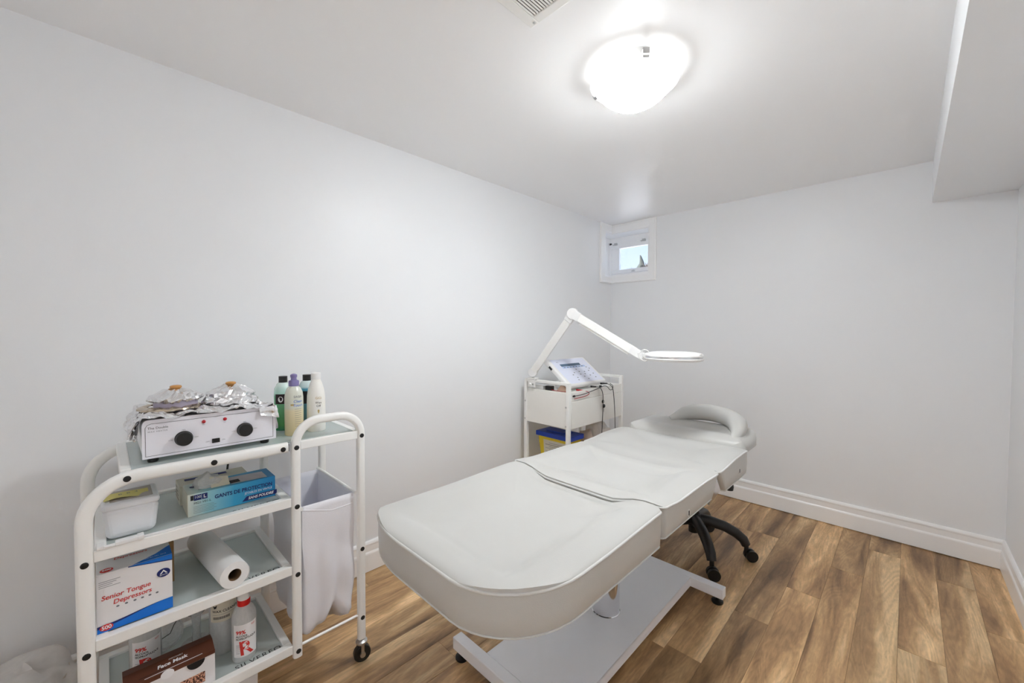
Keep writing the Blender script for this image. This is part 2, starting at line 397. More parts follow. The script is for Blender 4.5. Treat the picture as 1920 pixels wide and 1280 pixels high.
build('mounting_pan', MB().lathe((HALL_FILL_POS[0], HALL_FILL_POS[1], 0), [(.15, 2.075), (.15, 2.0995)], n=40), white_metal, hl, smooth=35)
build('glass_bowl', MB().lathe((HALL_FILL_POS[0], HALL_FILL_POS[1], 0), [(.001, 2.03), (.06, 2.034), (.11, 2.046), (.145, 2.072)], n=40, cap1=False), M('hall_fill_glow', (.9, .9, .88, 1), .3, var=.005, emit=((.97, .985, 1.0, 1), HALL_FILL_STRENGTH)), hl, smooth=60)

# --- window in the corner
wn = struct('window_1', MB().box(-.11, .342, .15, .21, 1.665, 1.70).box(-.11, .342, .15, .21, 1.968, 2.03).box(-.11, -.085, .15, .21, 1.70, 1.985).box(.322, .342, .15, .21, 1.70, 1.985), trim_m,
            label='small white framed basement window in the corner')
build('sash', MB().box(-.082, .32, .145, .175, 1.702, 1.735).box(-.082, .32, .145, .175, 1.925, 1.972).box(-.082, -.004, .145, .175, 1.735, 1.925).box(.285, .32, .145, .175, 1.735, 1.925), trim_m, wn, bevel=.004)
build('pane', bx(-.006, .287, .158, .163, 1.733, 1.927), pane_m, wn)
for cxw in (-.045, .225):
    lt = build('latch', MB().box(cxw-.022, cxw+.022, .135, .147, 1.958, 1.966).box(cxw-.006, cxw+.02, .13, .145, 1.966, 1.976), brushed, wn)
build('latch', MB().box(.12, .15, .136, .147, 1.708, 1.716).cyl((.14, .14, 1.71), (.14, .13, 1.722), .005, n=10), brushed, wn)
# mitred casing with moulded profile
cp = [(0, 0), (0, .012), (.008, .016), (.016, .013), (.055, .010), (.068, .006), (.070, 0)]   # (across from outer edge, proud)
def cas(name, mp):
    o = build(name, MB().loft([[mp(0, a, d) for a, d in cp], [mp(1, a, d) for a, d in cp]]), trim_m, wn, smooth=False); return o
zo0, zo1 = 1.595, 2.0995
cas('casing', lambda t, a, d: (.411-a, -d, (zo0+a) if t == 0 else (zo1-a)))                                    # right stile
cas('casing', lambda t, a, d: ((d if t == 0 else .411-a), -d, zo0+a))                                          # bottom, back wall
cas('casing', lambda t, a, d: ((d if t == 0 else .411-a), -d, zo1-a))                                          # top, back wall
cas('casing', lambda t, a, d: (d, -.185+a*1.2, (zo0+a) if t == 0 else (zo1-a)))                                # left stile
cas('casing', lambda t, a, d: (d, (-.185+a*1.2 if t == 0 else -d), zo0+a))
cas('casing', lambda t, a, d: (d, (-.185+a*1.2 if t == 0 else -d), zo1-a))
build('sill_liner', MB().box(-.11, .342, 0, .15, 1.655, 1.668).box(-.11, 0, -.10, 0, 1.655, 1.668), trim_m, wn)
build('jamb_liner', MB().box(-.112, -.106, -.10, .15, 1.668, 2.03), trim_m, wn)
build('jamb_liner', MB().box(.338, .345, .0, .15, 1.668, 2.03), trim_m, wn)
build('head_liner', MB().box(-.11, .342, 0, .15, 2.026, 2.034).box(-.11, 0, -.10, 0, 2.026, 2.034), trim_m, wn)

# --- outdoors
snow_m = M('snowy_ground', (.72, .74, .78, 1), .8, var=.08, scale=.6)
struct('ground', bx(-40, 40, .3, 60, 1.25, 1.45), snow_m, label='pale winter ground outside the window')
conifer_m = M('dark_conifer', rgb(46, 50, 46), .9, var=.3, scale=9)
twig_m = M('brown_twigs', rgb(66, 56, 48), .9, var=.3, scale=9)
bark_m = M('grey_bark', rgb(80, 70, 62), .9, var=.2, scale=20)
def conifer(x, y, top, lab):
    t = thing('conifer_tree', lab, 'tree', (x, y, 1.45), group='trees outside')
    build('trunk', MB().cyl((x, y, 1.45), (x, y, 2.0), .09, .06, n=8), bark_m, t)
    mb = MB(); hh = top-1.8; n = 9
    for k in range(n):
        z0 = 1.8+hh*k/n; r = .42*(1-k/n)**.9+.05
        mb.lathe((x, y, 0), [(r, z0), (r*.75, z0+hh/n*.5), (r*.18, z0+hh/n*1.5)], n=14, jit=crumple(.12, 3, k))
    build('foliage', mb, conifer_m, t)
def bush(x, y, top, r, mat, lab):
    t = thing('bare_tree', lab, 'tree', (x, y, 1.45), group='trees outside')
    build('trunk', MB().cyl((x, y, 1.45), (x, y, top-r*.5), .07, .04, n=8), bark_m, t)
    mb = MB(); rr = random.Random(int(x*100))
    for k in range(70):
        a = rr.uniform(0, 2*PI); b = rr.uniform(.1, 1.4); l = r*rr.uniform(.6, 1.05)
        d = Vector((math.cos(a)*math.cos(b), math.sin(a)*math.cos(b), math.sin(b)))
        p0 = Vector((x, y, top-r)); m1 = p0+d*l*.55; p1 = p0+d*l
        mb.tube([p0+d*.1, m1+Vector((0, 0, .04)), p1], .02, n=4, rad=[.03, .02, .006])
        for q in range(3):
            d2 = (d+Vector((rr.uniform(-.6, .6), rr.uniform(-.6, .6), rr.uniform(-.2, .6)))).normalized()
            mb.tube([m1, m1+d2*l*.4], .01, n=4, rad=[.015, .005])
    build('branches', mb, mat, t)
conifer(-4.436, 9.3, 3.56, 'grey-green pointed conifer seen through the corner window')
bush(-3.85, 8.75, 3.36, .5, twig_m, 'bare brown tree seen at the right of the window pane')
bush(-5.15, 9.9, 3.40, .6, conifer_m, 'low grey tree left of the conifer outside')
bush(-5.75, 10.9, 3.52, .5, conifer_m, 'lowest grey shrub at the left of the window view')

# =================================================================== CEILING FIXTURES
lx, ly = 1.158, -1.803
cl = thing('ceiling_light', 'round flush ceiling lamp with glowing white glass bowl and metal clips', 'ceiling lamp', (lx, ly, H-.10))
build('mounting_pan', MB().lathe((lx, ly, 0), [(.118, H-.028), (.124, H-.022), (.124, H-.0005)], n=48), white_metal, cl, smooth=35)
glass_m = M('lit_opal_glass', (.9, .9, .88, 1), .3, var=.005, emit=((.95, .985, 1.0, 1), LAMP_STRENGTH))
gn = glass_m.node_tree; gb_ = gn.nodes['Principled BSDF']; gt = gn.nodes.new('ShaderNodeNewGeometry'); gs_ = gn.nodes.new('ShaderNodeSeparateXYZ'); gr = gn.nodes.new('ShaderNodeMapRange')
gn.links.new(gt.outputs['Position'], gs_.inputs[0]); gn.links.new(gs_.outputs['Z'], gr.inputs[0])
gr.inputs[1].default_value = H-.126; gr.inputs[2].default_value = H-.058; gr.inputs[3].default_value = LAMP_STRENGTH; gr.inputs[4].default_value = LAMP_STRENGTH*.04
gn.links.new(gr.outputs[0], gb_.inputs['Emission Strength'])
bowl = []
for k in range(13):
    q = k/12; bowl.append((.142*q+.0001, H-.046-.080*(1-q**2.4)))
build('glass_bowl', MB().lathe((lx, ly, 0), bowl, n=64, cap1=False), glass_m, cl, smooth=50)
opal = M('dim_lit_opal_glass_rim', (.88, .87, .85, 1), .3, var=.005, emit=((.965, .985, 1.0, 1), LAMP_STRENGTH*.015))
build('glass_rim', MB().lathe((lx, ly, 0), [(.1415, H-.0462), (.150, H-.0445), (.152, H-.041), (.147, H-.037), (.02, H-.037)], n=64, cap0=False), opal, cl, smooth=50)
for a in (-48, 192, 72):
    ca, sa = math.cos(math.radians(a)), math.sin(math.radians(a))
    c = Vector((lx+.148*ca, ly+.148*sa, H-.036))
    rad, tan, up = Vector((ca, sa, 0)), Vector((-sa, ca, 0)), Vector((0, 0, 1))
    build('clip', MB().obox(c, (rad, tan, up), (.002, .010, .015)).obox(c+Vector((0, 0, .014))-rad*.014, (rad, tan, up), (.015, .010, .0015)).obox(c-Vector((0, 0, .015))-rad*.006, (rad, tan, up), (.007, .010, .0015)), brushed, cl)

vx0, vx1, vy0, vy1 = 1.037, 1.395, -2.465, -2.212
vt = thing('ceiling_vent', 'white slatted ceiling air vent at the top edge', 'vent', ((vx0+vx1)/2, (vy0+vy1)/2, H-.012))
build('vent_frame', MB().box(vx0, vx0+.032, vy0, vy1, H-.008, H).box(vx1-.032, vx1, vy0, vy1, H-.008, H).box(vx0+.032, vx1-.032, vy0, vy0+.03, H-.008, H).box(vx0+.032, vx1-.032, vy1-.03, vy1, H-.008, H), white_metal, vt, bevel=.003)
build('duct_shade', bx(vx0+.03, vx1-.03, vy0+.03, vy1-.03, H-.0015, H-.0002), gap_m, vt)  # flat dark sheet standing in for the shade behind the slats
nsl = 34
for k in range(nsl):
    xc = vx0+.036+(vx1-vx0-.072)*k/(nsl-1)
    build('slat', MB().obox((xc, (vy0+vy1)/2, H-.006), ((1, 0, .25), (0, 1, 0), (-.25, 0, 1)), (.0026, (vy1-vy0)/2-.029, .0007)), white_metal, vt)
for sy in (vy1-.012,):
    build('screw', MB().lathe((vx0+.022, sy, H-.0105), [(.001, 0), (.004, .001), (.0045, .003)], n=12), brushed, vt)

# =================================================================== TREATMENT BED
bed = thing('treatment_bed', 'white vinyl treatment bed in four cushions on a white pedestal base', 'bed', (1.02, -1.75, 0))
def rr_outline(x0, x1, y0, y1, cr, n=10):
    """corner order: (x1,y0) front right, (x1,y1), (x0,y1), (x0,y0); cr = list of (rx, ry)"""
    pts = []
    cs = [(x1, y0, -1, 1, -PI/2), (x1, y1, -1, -1, 0), (x0, y1, 1, -1, PI/2), (x0, y0, 1, 1, PI)]
    for (cx, cy, sx, sy, a0), (rx, ry) in zip(cs, cr):
        for k in range(n+1):
            a = a0+PI/2*k/n
            pts.append((cx+sx*rx+rx*math.cos(a), cy+sy*ry+ry*math.sin(a)))
    # resample long spans
    out = []
    for i, p in enumerate(pts):
        q = pts[(i+1) % len(pts)]; d = math.dist(p, q); m = max(1, int(d/.035))
        for k in range(m): out.append((p[0]+(q[0]-p[0])*k/m, p[1]+(q[1]-p[1])*k/m))
    return out
def sstep(a, b, x):
    t = max(0, min(1, (x-a)/(b-a))); return t*t*(3-2*t)
def smooth_path(pts, n=8):
    P = [Vector(p) for p in pts]; P = [P[0]*2-P[1]]+P+[P[-1]*2-P[-2]]; out = []
    for i in range(1, len(P)-2):
        for k in range(n):
            t = k/n; out.append(.5*((2*P[i])+(-P[i-1]+P[i+1])*t+(2*P[i-1]-5*P[i]+4*P[i+1]-P[i+2])*t*t+(-P[i-1]+3*P[i]-3*P[i+1]+P[i+2])*t**3))
    out.append(P[-2]); return out
def cushion(name, x0, x1, y0, y1, cr, ze, zb, lip, dish, dishw=(.06, .18), n=10, pipe=2, ends=(1, 1), lipw=.045, sh=(0, 0)):
    """sh: how far the lower edge is cut back at the y0 / y1 end"""
    out = rr_outline(x0, x1, y0, y1, cr, n); cx, cy = (x0+x1)/2, (y0+y1)/2
    def top(x, y, zedge):
        dx = min(x-x0, x1-x); dy0 = y-y0; dy1 = y1-y
        d = max(0, min(dx, dy0+(.0 if ends[0] else .12), dy1+(.0 if ends[1] else .12)))
        dd = max(0, min(dx, dy0+.02, dy1+.02))
        q = 1-min(1, d/lipw)
        return zedge+lip*math.sqrt(max(0, 1-q*q))-dish*sstep(dishw[0], dishw[1], dd)+.0015*mnoise.noise(Vector((x*9, y*9, 1)))
    ts = [1, .996, .988, .975, .955, .93, .90, .86, .79, .70, .60, .48, .34, .18]
    def side(zf, ins):
        r = []
        for p in out:
            dd = max(.01, math.dist(p, (cx, cy))); x = p[0]+(cx-p[0])*ins/dd; y = p[1]+(cy-p[1])*ins/dd; z = zf(p)
            k = (ze(*p)-z)/(ze(*p)-zb)
            y += sh[0]*k*sstep(y0+.10, y0, p[1])-sh[1]*k*sstep(y1-.10, y1, p[1])
            r.append((x, y, z))
        return r
    rings = [side(lambda p: zb, .022), side(lambda p: zb+.004, .008), side(lambda p: zb+.016, .001), side(lambda p: (zb+ze(*p))/2, -.001), side(lambda p: ze(*p)-.006, .0)]
    for t in ts:
        r = []
        for (x, y) in out:
            X, Y = cx+(x-cx)*t, cy+(y-cy)*t
            r.append((X, Y, top(X, Y, ze(X, Y))))
        rings.append(r)
    o = build(name, MB().loft(rings, True, True), leather, bed, smooth=55)
    if pipe > 1: build('piping', MB().ring_tube([(x, y, ze(x, y)+.0005) for x, y in out], .0038, n=8), piping_m, o, smooth=80)
    low = [Vector(p)+Vector((0, 0, 0)) for p in side(lambda p: zb+.010, .003)]
    if pipe: build('piping', MB().ring_tube(low, .0024, n=6), piping_m, o, smooth=80)
    return o
BX0, BX1 = .700, 1.346
mid = lambda x: 1-abs((x-1.023)/.323)       # 0 at edges .. 1 in middle
cushion('foot_cushion', BX0, BX1, -2.597, -1.942, [(.20, .225), (.03, .02), (.03, .02), (.22, .09)],
        lambda x, y: .624+.008*sstep(-2.3, -1.95, y)-.040*sstep(.22, .60, mid(x))*sstep(-2.08, -1.95, y), .518, .013, .032, ends=(1, 0), dishw=(.08, .16))
cushion('seat_cushion', BX0, BX1, -1.936, -1.4305, [(.03, .02)]*4,
        lambda x, y: .626+.010*sstep(-1.8, -1.93, y)-.006*sstep(-1.6, -1.44, y)-.026*sstep(.2, .6, mid(x))*sstep(-1.78, -1.93, y)-.020*sstep(.2, .7, mid(x))*sstep(-1.58, -1.44, y), .530, .010, .030, ends=(0, 0), dishw=(.08, .16), sh=(0, .070))
cushion('back_cushion', BX0, BX1, -1.4295, -1.000, [(.03, .02), (.06, .05), (.06, .05), (.03, .02)],
        lambda x, y: .620+.010*sstep(-1.38, -1.2, y)-.012*sstep(-1.07, -1.0, y)-.020*sstep(.2, .7, mid(x))*sstep(-1.28, -1.42, y), .515, .009, .022, ends=(0, 1), sh=(.085, 0))
hr = cushion('head_cushion', .730, 1.336, -1.048, -.715, [(.09, .05), (.14, .14), (.14, .14), (.09, .05)],
        lambda x, y: .622, .602, .054, .016, dishw=(.10, .18), lipw=.06, pipe=1)
hr['label'] = 'slim head cushion with rounded corners'
arc = smooth_path([(1.275, -1.000, .655), (1.275, -.925, .690), (1.235, -.825, .712), (1.160, -.762, .722), (1.06, -.738, .724), (.965, -.758, .712), (.89, -.81, .668)], 5)
na = len(arc)-1
build('face_roll', MB().tube(arc, .05, n=18, rad=[.020+.026*sstep(0, .30, k/na)*sstep(1.05, .75, k/na) for k in range(na+1)]), leather, bed, smooth=80)['label'] = 'crescent-shaped padded face roll'
# under frame + pedestal
build('under_frame', MB().box(.86, 1.18, -2.35, -.95, .485, .517).box(.80, 1.24, -1.95, -1.45, .47, .517), black_g, bed)
build('pedestal_column', MB().lathe((1.03, -1.742, 0), [(.056, .0735), (.056, .076), (.0535, .078), (.0535, .33), (.047, .333), (.047, .475)], n=40), chrome, bed, smooth=35)
build('lift_valve', MB().box(.955, .99, -1.83, -1.77, .14, .19).cyl((.965, -1.80, .11), (.99, -1.775, .125), .011, n=10), black_p, bed)
build('valve_fitting', MB().cyl((.975, -1.815, .095), (.975, -1.815, .14), .008, n=10).cyl((.955, -1.82, .118), (.99, -1.80, .118), .007, n=10), chrome, bed)
build('base_plate', MB().box(.856, 1.190, -2.222, -1.262, .068, .0725).box(.856, .860, -2.222, -1.262, .032, .070).box(1.186, 1.190, -2.222, -1.262, .032, .070), base_white, bed)
for yc in (-2.242, -1.268):
    build('crossbar', bx(.715, 1.326, yc-.0195, yc+.0195, .030, .0735), base_white, bed, bevel=.003)
    for xc in (.745, 1.298):
        build('foot_pad', MB().lathe((xc, yc, 0), [(.022, 0), (.024, .003), (.024, .009), (.012, .013), (.007, .015), (.007, .031)], n=20), black_p, bed, smooth=35)
# side hardware
build('hinge_bracket', MB().add([(1.335, -1.452, .61), (1.335, -1.425, .60), (1.335, -1.500, .512), (1.335, -1.375, .535), (1.327, -1.452, .61), (1.327, -1.425, .60), (1.327, -1.500, .512), (1.327, -1.375, .535)],
      [(0, 2, 3, 1), (4, 5, 7, 6), (0, 1, 5, 4), (1, 3, 7, 5), (3, 2, 6, 7), (2, 0, 4, 6)]), chrome, bed)
for yy, zz in ((-1.74, .563), (-1.16, .565)):
    e1 = build('eyelet', MB().cyl((1.345, yy, zz), (1.3475, yy, zz), .013, n=16), piping_m, bed)
    build('eyelet_slot', MB().obox((1.348, yy, zz), ((1, 0, 0), (0, 1, 0), (0, 0, 1)), (.0006, .003, .008)), black_ink, e1)
build('recline_knob', MB().lathe((1.318, -1.20, .497), [(.004, -.016), (.016, -.014), (.018, 0), (.016, .012), (.008, .02)], n=16), black_p, bed, smooth=40)

# =================================================================== ROLLING STOOL
sc = Vector((1.06, -.90, 0))
st = thing('rolling_stool', 'black five-legged rolling stool tucked under the bed', 'stool', sc)
for k in range(5):
    a = math.radians(-51+72*k); d = Vector((math.cos(a), math.sin(a), 0)); up = Vector((0, 0, 1))
    pts = [sc+d*r+up*z for r, z in ((.02, .172), (.08, .170), (.15, .155), (.20, .132), (.235, .105), (.248, .078))]
    lg = build('leg', MB().tube(pts, .02, n=12, rad=[.028, .027, .026, .025, .024, .022]), black_g, st, smooth=80)
    e = sc+d*.262; tn = Vector((-d.y, d.x, 0)); ta = math.radians((-58, -50, -35, 20, -80)[k]); td = Vector((math.cos(ta), math.sin(ta), 0))
    cw = e-up*0; c0 = Vector((cw.x, cw.y, .0285))+d*.008
    cs = build('caster', MB().cyl(c0-td*.021, c0-td*.005, .0285, n=22).cyl(c0+td*.005, c0+td*.021, .0285, n=22).cyl(c0-td*.006, c0+td*.006, .014, n=12)
          .cyl(sc+d*.250+up*.035, sc+d*.250+up*.085, .011, n=10), black_p, lg, smooth=35)
build('hub', MB().lathe(sc, [(.03, .135), (.042, .145), (.042, .185), (.032, .20)], n=24), black_g, st, smooth=40)
build('gas_column', MB().lathe(sc, [(.026, .10), (.026, .30), (.014, .302), (.014, .40)], n=20), black_p, st, smooth=40)
build('seat', MB().lathe(sc, [(.13, .395), (.155, .402), (.160, .42), (.155, .44), (.13, .452), (.02, .455)], n=40), black_g, st, smooth=60)

# =================================================================== SALON TROLLEY
TX, TB = .498, .14
tr = thing('salon_trolley', 'white metal salon trolley with four green glass shelves by the left wall', 'trolley', (.32, -2.84, 0))
def arc2(c, r, a0, a1, x, n=8):
    return [(x, c[0]+r*math.cos(math.radians(a0+(a1-a0)*k/n)), c[1]+r*math.sin(math.radians(a0+(a1-a0)*k/n))) for k in range(n+1)]
def casterb(x, y, par):
    c = build('caster', MB().cyl((x, y+.012, .030), (x, y+.012, .030), .01), black_p, par) if False else None
    ta = math.radians(-12); td = Vector((math.cos(ta), math.sin(ta), 0)); pd = Vector((-td.y, td.x, 0)); c0 = Vector((x, y, .029))+pd*-.010+Vector((0, .012, 0))
    w = build('caster', MB().cyl(c0-td*.011, c0+td*.011, .029, n=24), black_p, par, bevel=.003)
    build('caster_fork', MB().lathe((x, y, 0), [(.017, .066), (.020, .069), (.020, .075), (.014, .079), (.008, .082), (.008, .10)], n=18).obox(c0+td*.0145+Vector((0, 0, .018)), (td, pd, (0, 0, 1)), (.0015, .005, .022)).obox(c0-td*.0145+Vector((0, 0, .018)), (td, pd, (0, 0, 1)), (.0015, .005, .022)), brushed, w)
    build('axle', MB().cyl(c0-td*.0175, c0+td*.0175, .0095, n=16), brushed, w)
for X, fr in ((TX, True), (TB, False)):
    p1 = [(X, -3.172, .082), (X, -3.172, .45)]+arc2((-3.076, .721), .096, 180, 90, X, 10)+[(X, -2.90, .817), (X, -2.736, .817)]
    build('curved_frame', MB().sweep(p1, .031, .024, (1, 0, 0), .008), white_metal, tr, smooth=50)
    p2 = [(X, -2.713, .142), (X, -2.713, .5)]+arc2((-2.640, .818), .073, 180, 90, X, 9)+arc2((-2.575, .818), .073, 90, 0, X, 9)+[(X, -2.502, .5), (X, -2.502, .085)]
    build('handle_frame', MB().sweep(p2, .027, .024, (1, 0, 0), .008), white_metal, tr, smooth=50)
    build('end_cap', bx(X-.009, X+.009, -2.736, -2.733, .806, .828), black_p, tr)
    # bolts
    sgn = 1 if fr else -1
    for (y, z) in ((-3.097, .815), (-2.923, .815), (-2.751, .815), (-2.713, .813), (-2.713, .626), (-2.713, .410), (-2.713, .163), (-2.502, .813), (-2.502, .41), (-2.502, .163), (-3.172, .63), (-3.172, .413), (-3.172, .163)):
        xf = X+sgn*.012
        build('bolt', MB().lathe((xf, y, z), [(.0075, 0), (.0075, .001), (.005, .0022), (.001, .0026)], n=14, axis=(sgn, 0, 0)), black_p, tr)
    casterb(X, -3.172, tr); casterb(X, -2.502, tr)
    build('tie_rod', MB().cyl((X, -2.70, .172), (X, -2.515, .172), .0045, n=10), white_metal, tr)
# top shelf
build('crossbar', bx(TB+.01, TX-.01, -3.110, -3.088, .806, .8335), white_metal, tr, bevel=.003)
build('crossbar', bx(TB+.01, TX-.01, -2.525, -2.503, .802, .832), white_metal, tr, bevel=.003)
build('shelf_rail', bx(TX-.008, TX+.007, -2.70, -2.515, .803, .830), white_metal, tr, bevel=.002)
build('shelf_rail', bx(TB-.007, TB+.008, -2.70, -2.515, .803, .830), white_metal, tr, bevel=.002)
build('glass_shelf', bx(TB+.010, TX-.010, -3.089, -2.525, .8255, .8315), shelf_glass, tr)
# three lower shelves
for zt in (.656, .440, .186):
    y0, y1 = -3.157, -2.728
    build('shelf_rail', bx(TX-.014, TX+.008, y0, y1, zt-.028, zt), white_metal, tr, bevel=.002)
    build('shelf_rail', bx(TB-.008, TB+.014, y0, y1, zt-.028, zt), white_metal, tr, bevel=.002)
    build('shelf_side_rail', bx(TB+.014, TX-.014, y0, y0+.022, zt-.028, zt), white_metal, tr, bevel=.002)
    build('shelf_side_rail', bx(TB+.014, TX-.014, y1-.022, y1, zt-.028, zt), white_metal, tr, bevel=.002)
    gs = build('glass_shelf', bx(TB+.013, TX-.013, y0+.021, y1-.021, zt-.014, zt-.008), shelf_glass, tr)
    letter(gs, text_mb('SILVERFOX', .026, plane_map((.478, -2.875, zt-.0076), (0, 1, 0), (-1, 0, 0)), space=1.15), black_ink)
# bag rods
for yy, zz in ((-2.519, .612), (-2.697, .608)):
    build('bag_rod', MB().cyl((TB, yy, zz), (TX, yy, zz), .0055, n=12), white_metal, tr)

# hanging laundry bag
def bag_mb():
    n = 72; rings = []
    def ring(h):
        out = []
        for k in range(n):
            t = k/n*4; s = int(t); q = t-s
            x0, x1, y0, y1 = .155, .487, -2.692, -2.524
            if s == 0: x, y = x1, y0+(y1-y0)*q
            elif s == 1: x, y = x1+(x0-x1)*q, y1
            elif s == 2: x, y = x0, y1+(y0-y1)*q
            else: x, y = x0+(x1-x0)*q, y0
            cx, cy = (x0+x1)/2, (y0+y1)/2
            k2 = 1-.0*h*h-(.30*sstep(.93, 1.0, h))
            pinch = 1-.06*sstep(.55, 1, h)
            X = cx+(x-cx)*k2; Y = cy+(y-cy)*k2*pinch
            drop = .452-.060*math.exp(-((y+2.585)/.03)**2)*sstep(.3, .45, x)
            z = .612-drop*h
            fold = .010*h*math.sin(k*.9)*sstep(.1, .6, h)
            d = Vector((x-cx, y-cy, 0)).normalized()
            v = Vector((X, Y, z))+d*fold+.010*sstep(0, .3, h)*Vector((mnoise.noise((X*9, Y*9, z*9)), mnoise.noise((X*9+9, Y*9, z*9)), 0))
            out.append(v)
        return out
    for k in range(22): rings.append(ring(k/21))
    m = MB().loft(rings, False, True); return m
lb = build('laundry_bag', bag_mb(), cloth_m, None, smooth=70, thick=.0015)
tag(lb, 'white cloth laundry bag hanging at the end of the salon trolley', 'bag')
build('hem', MB().tube([(.487, -2.691, .60), (.487, -2.6, .572), (.487, -2.527, .575)], .0022, n=6), cloth_m, lb)

# =================================================================== WAX HEATER on the top shelf
hx0, hx1, hy0, hy1, hz0, hz1 = .195, .462, -3.066, -2.760, .846, .944
ht = thing('wax_heater', 'white double wax heater with black dials, wrapped in foil, on the top shelf', 'wax heater', ((hx0+hx1)/2, (hy0+hy1)/2, .8315))
build('body', bx(hx0, hx1, hy0, hy1, hz0, hz1), white_pl, ht, bevel=.006)
fp = MB(); y0, y1, z0, z1, r = hy0-.001, hy1+.001, hz0-.001, hz1+.002, .014
ol = [(y0, z0), (y1, z0), (y1, z1-.004), (y1-.004, z1)]+[(y0+r-r*math.sin(a), z1-r+r*math.cos(a)) for a in [k*PI/12 for k in range(7)]]
fp.loft([[(hx1, y, z) for y, z in ol], [(hx1+.006, y, z) for y, z in ol]])
face = build('front_panel', fp, lavender_steel, ht)
XF = hx1+.0063
fmap = lambda a, b: Vector((XF, a, b))
def line_loop(ol, w):
    mb = MB(); n = len(ol); cy = sum(p[0] for p in ol)/n; cz = sum(p[1] for p in ol)/n
    for k in range(n):
        a, b = Vector((0, *ol[k])), Vector((0, *ol[(k+1) % n])); d = (b-a).normalized(); nn = Vector((0, -d.z, d.y))*w
        mb.add([(XF, p.y, p.z) for p in (a, b, b+nn, a+nn)], [(0, 1, 2, 3)])
    return mb
ins = [(y0+.006, z0+.006), (y1-.008, z0+.006), (y1-.008, z1-.010), (y0+.018, z1-.010), (y0+.010, z1-.013), (y0+.006, z1-.020)]
letter(face, line_loop(ins, .0009), black_ink, 'border_line')
letter(face, text_mb('The Double', .0085, lambda a, b: fmap(-3.056+a, .921+b)), black_ink)
letter(face, text_mb('WAX HEATER', .0052, lambda a, b: fmap(-3.056+a, .913+b), space=1.3), grey_ink)
for yc in (-2.983, -2.842):
    kn = build('dial', MB().lathe((XF, yc, .886), [(.020, 0), (.020, .004), (.0185, .006), (.0185, .014), (.017, .017), (.001, .0175)], n=32, axis=(1, 0, 0)), black_p, ht, smooth=35)
    for (dy, dz, tx) in ((-.0035, .0215, 'MED'), (-.032, -.002, 'LOW'), (.0225, -.002, 'HIGH')):
        letter(face, text_mb(tx, .0038, lambda a, b: fmap(yc+dy+a, .886+dz+b)), grey_ink)
for yc in (-2.939, -2.890):
    ii = build('indicator_light', MB().lathe((XF, yc, .9245), [(.0048, 0), (.0048, .0015), (.0035, .003), (.0005, .0036)], n=18, axis=(1, 0, 0)), red_m, ht, smooth=60)
    letter(face, text_mb('ON', .0032, lambda a, b: fmap(yc-.003+a, .915+b)), grey_ink)
build('rocker_switch', MB().box(XF-.001, XF+.003, -2.921, -2.903, .8605, .8725).box(XF+.002, XF+.0045, -2.918, -2.913, .863, .870), black_p, ht, bevel=.0008)
letter(face, text_mb('OFF', .005, lambda a, b: fmap(-2.935+a, .8645+b)), grey_ink); letter(face, text_mb('ON', .005, lambda a, b: fmap(-2.898+a, .8645+b)), grey_ink)
for (fx, fy) in ((.445, -3.045), (.445, -2.785), (.215, -3.045), (.215, -2.785)):
    build('rubber_foot', MB().lathe((fx, fy, 0), [(.010, .8315), (.012, .834), (.012, .8462)], n=16), black_p, ht)
# foil sheet over the top, edges folded down over the ends
def foil_sheet(u, v):
    y = -3.100+.365*u; x = .185+.292*v; z = hz1+.007
    dl = max(0, -3.064-y); drr = max(0, y+2.768); df = max(0, x-.462)
    if dl > 0: y = -3.066-dl*.35; z -= dl*1.25
    if drr > 0: y = -2.764+drr*.3; z -= drr*1.3*(1+.9*v)
    z += .004*math.sin(u*23+v*5)
    p = Vector((x, y, z)); j = crumple(.010, 38, 2)(p); j2 = crumple(.006, 95, 5)(p)
    o_ = Vector((p.x+.6*(j.x-p.x)+.5*(j2.x-p.x), p.y+.6*(j.y-p.y)+.5*(j2.y-p.y), p.z+(j.z-p.z)+(j2.z-p.z)))
    if dl == 0 and drr == 0: o_.z = max(o_.z, hz1+.0012)
    return o_
fs_ = build('foil_cover', MB().grid(foil_sheet, 64, 48), foil, ht)
build('foil_flap', MB().grid(lambda u, v: crumple(.004, 60, 9)(Vector((XF+.004+.004*v, -2.806+.048*u+.004*v, hz1+.004-.034*v*(.75+.35*u)))), 12, 10), foil, ht)
build('foil_flap', MB().grid(lambda u, v: crumple(.016, 42, 4)(Vector((.30+.17*v, -3.078-.016*math.sin(u*PI)+.002, hz1-.002-.046*u))), 16, 18), foil, ht)
build('foil_reflection_ring', MB().lathe((.335, -2.998, hz1+.012), [(.074, -.002), (.071, .003), (.060, .006), (.048, .004)], n=40, cap0=False, cap1=False, jit=crumple(.006, 70, 3)), foil_reflect, ht)  # brown ring painted in place of dark reflections on the foil
build('power_cord', MB().tube([(.20, -2.805, .862), (.175, -2.807, .862), (.150, -2.809, .855), (.128, -2.811, .845), (.118, -2.813, .825), (.116, -2.815, .78), (.112, -2.820, .70), (.09, -2.825, .62), (.05, -2.85, .50), (.03, -2.9, .40), (.03, -2.9, .20)], .0035, n=8), black_p, ht)
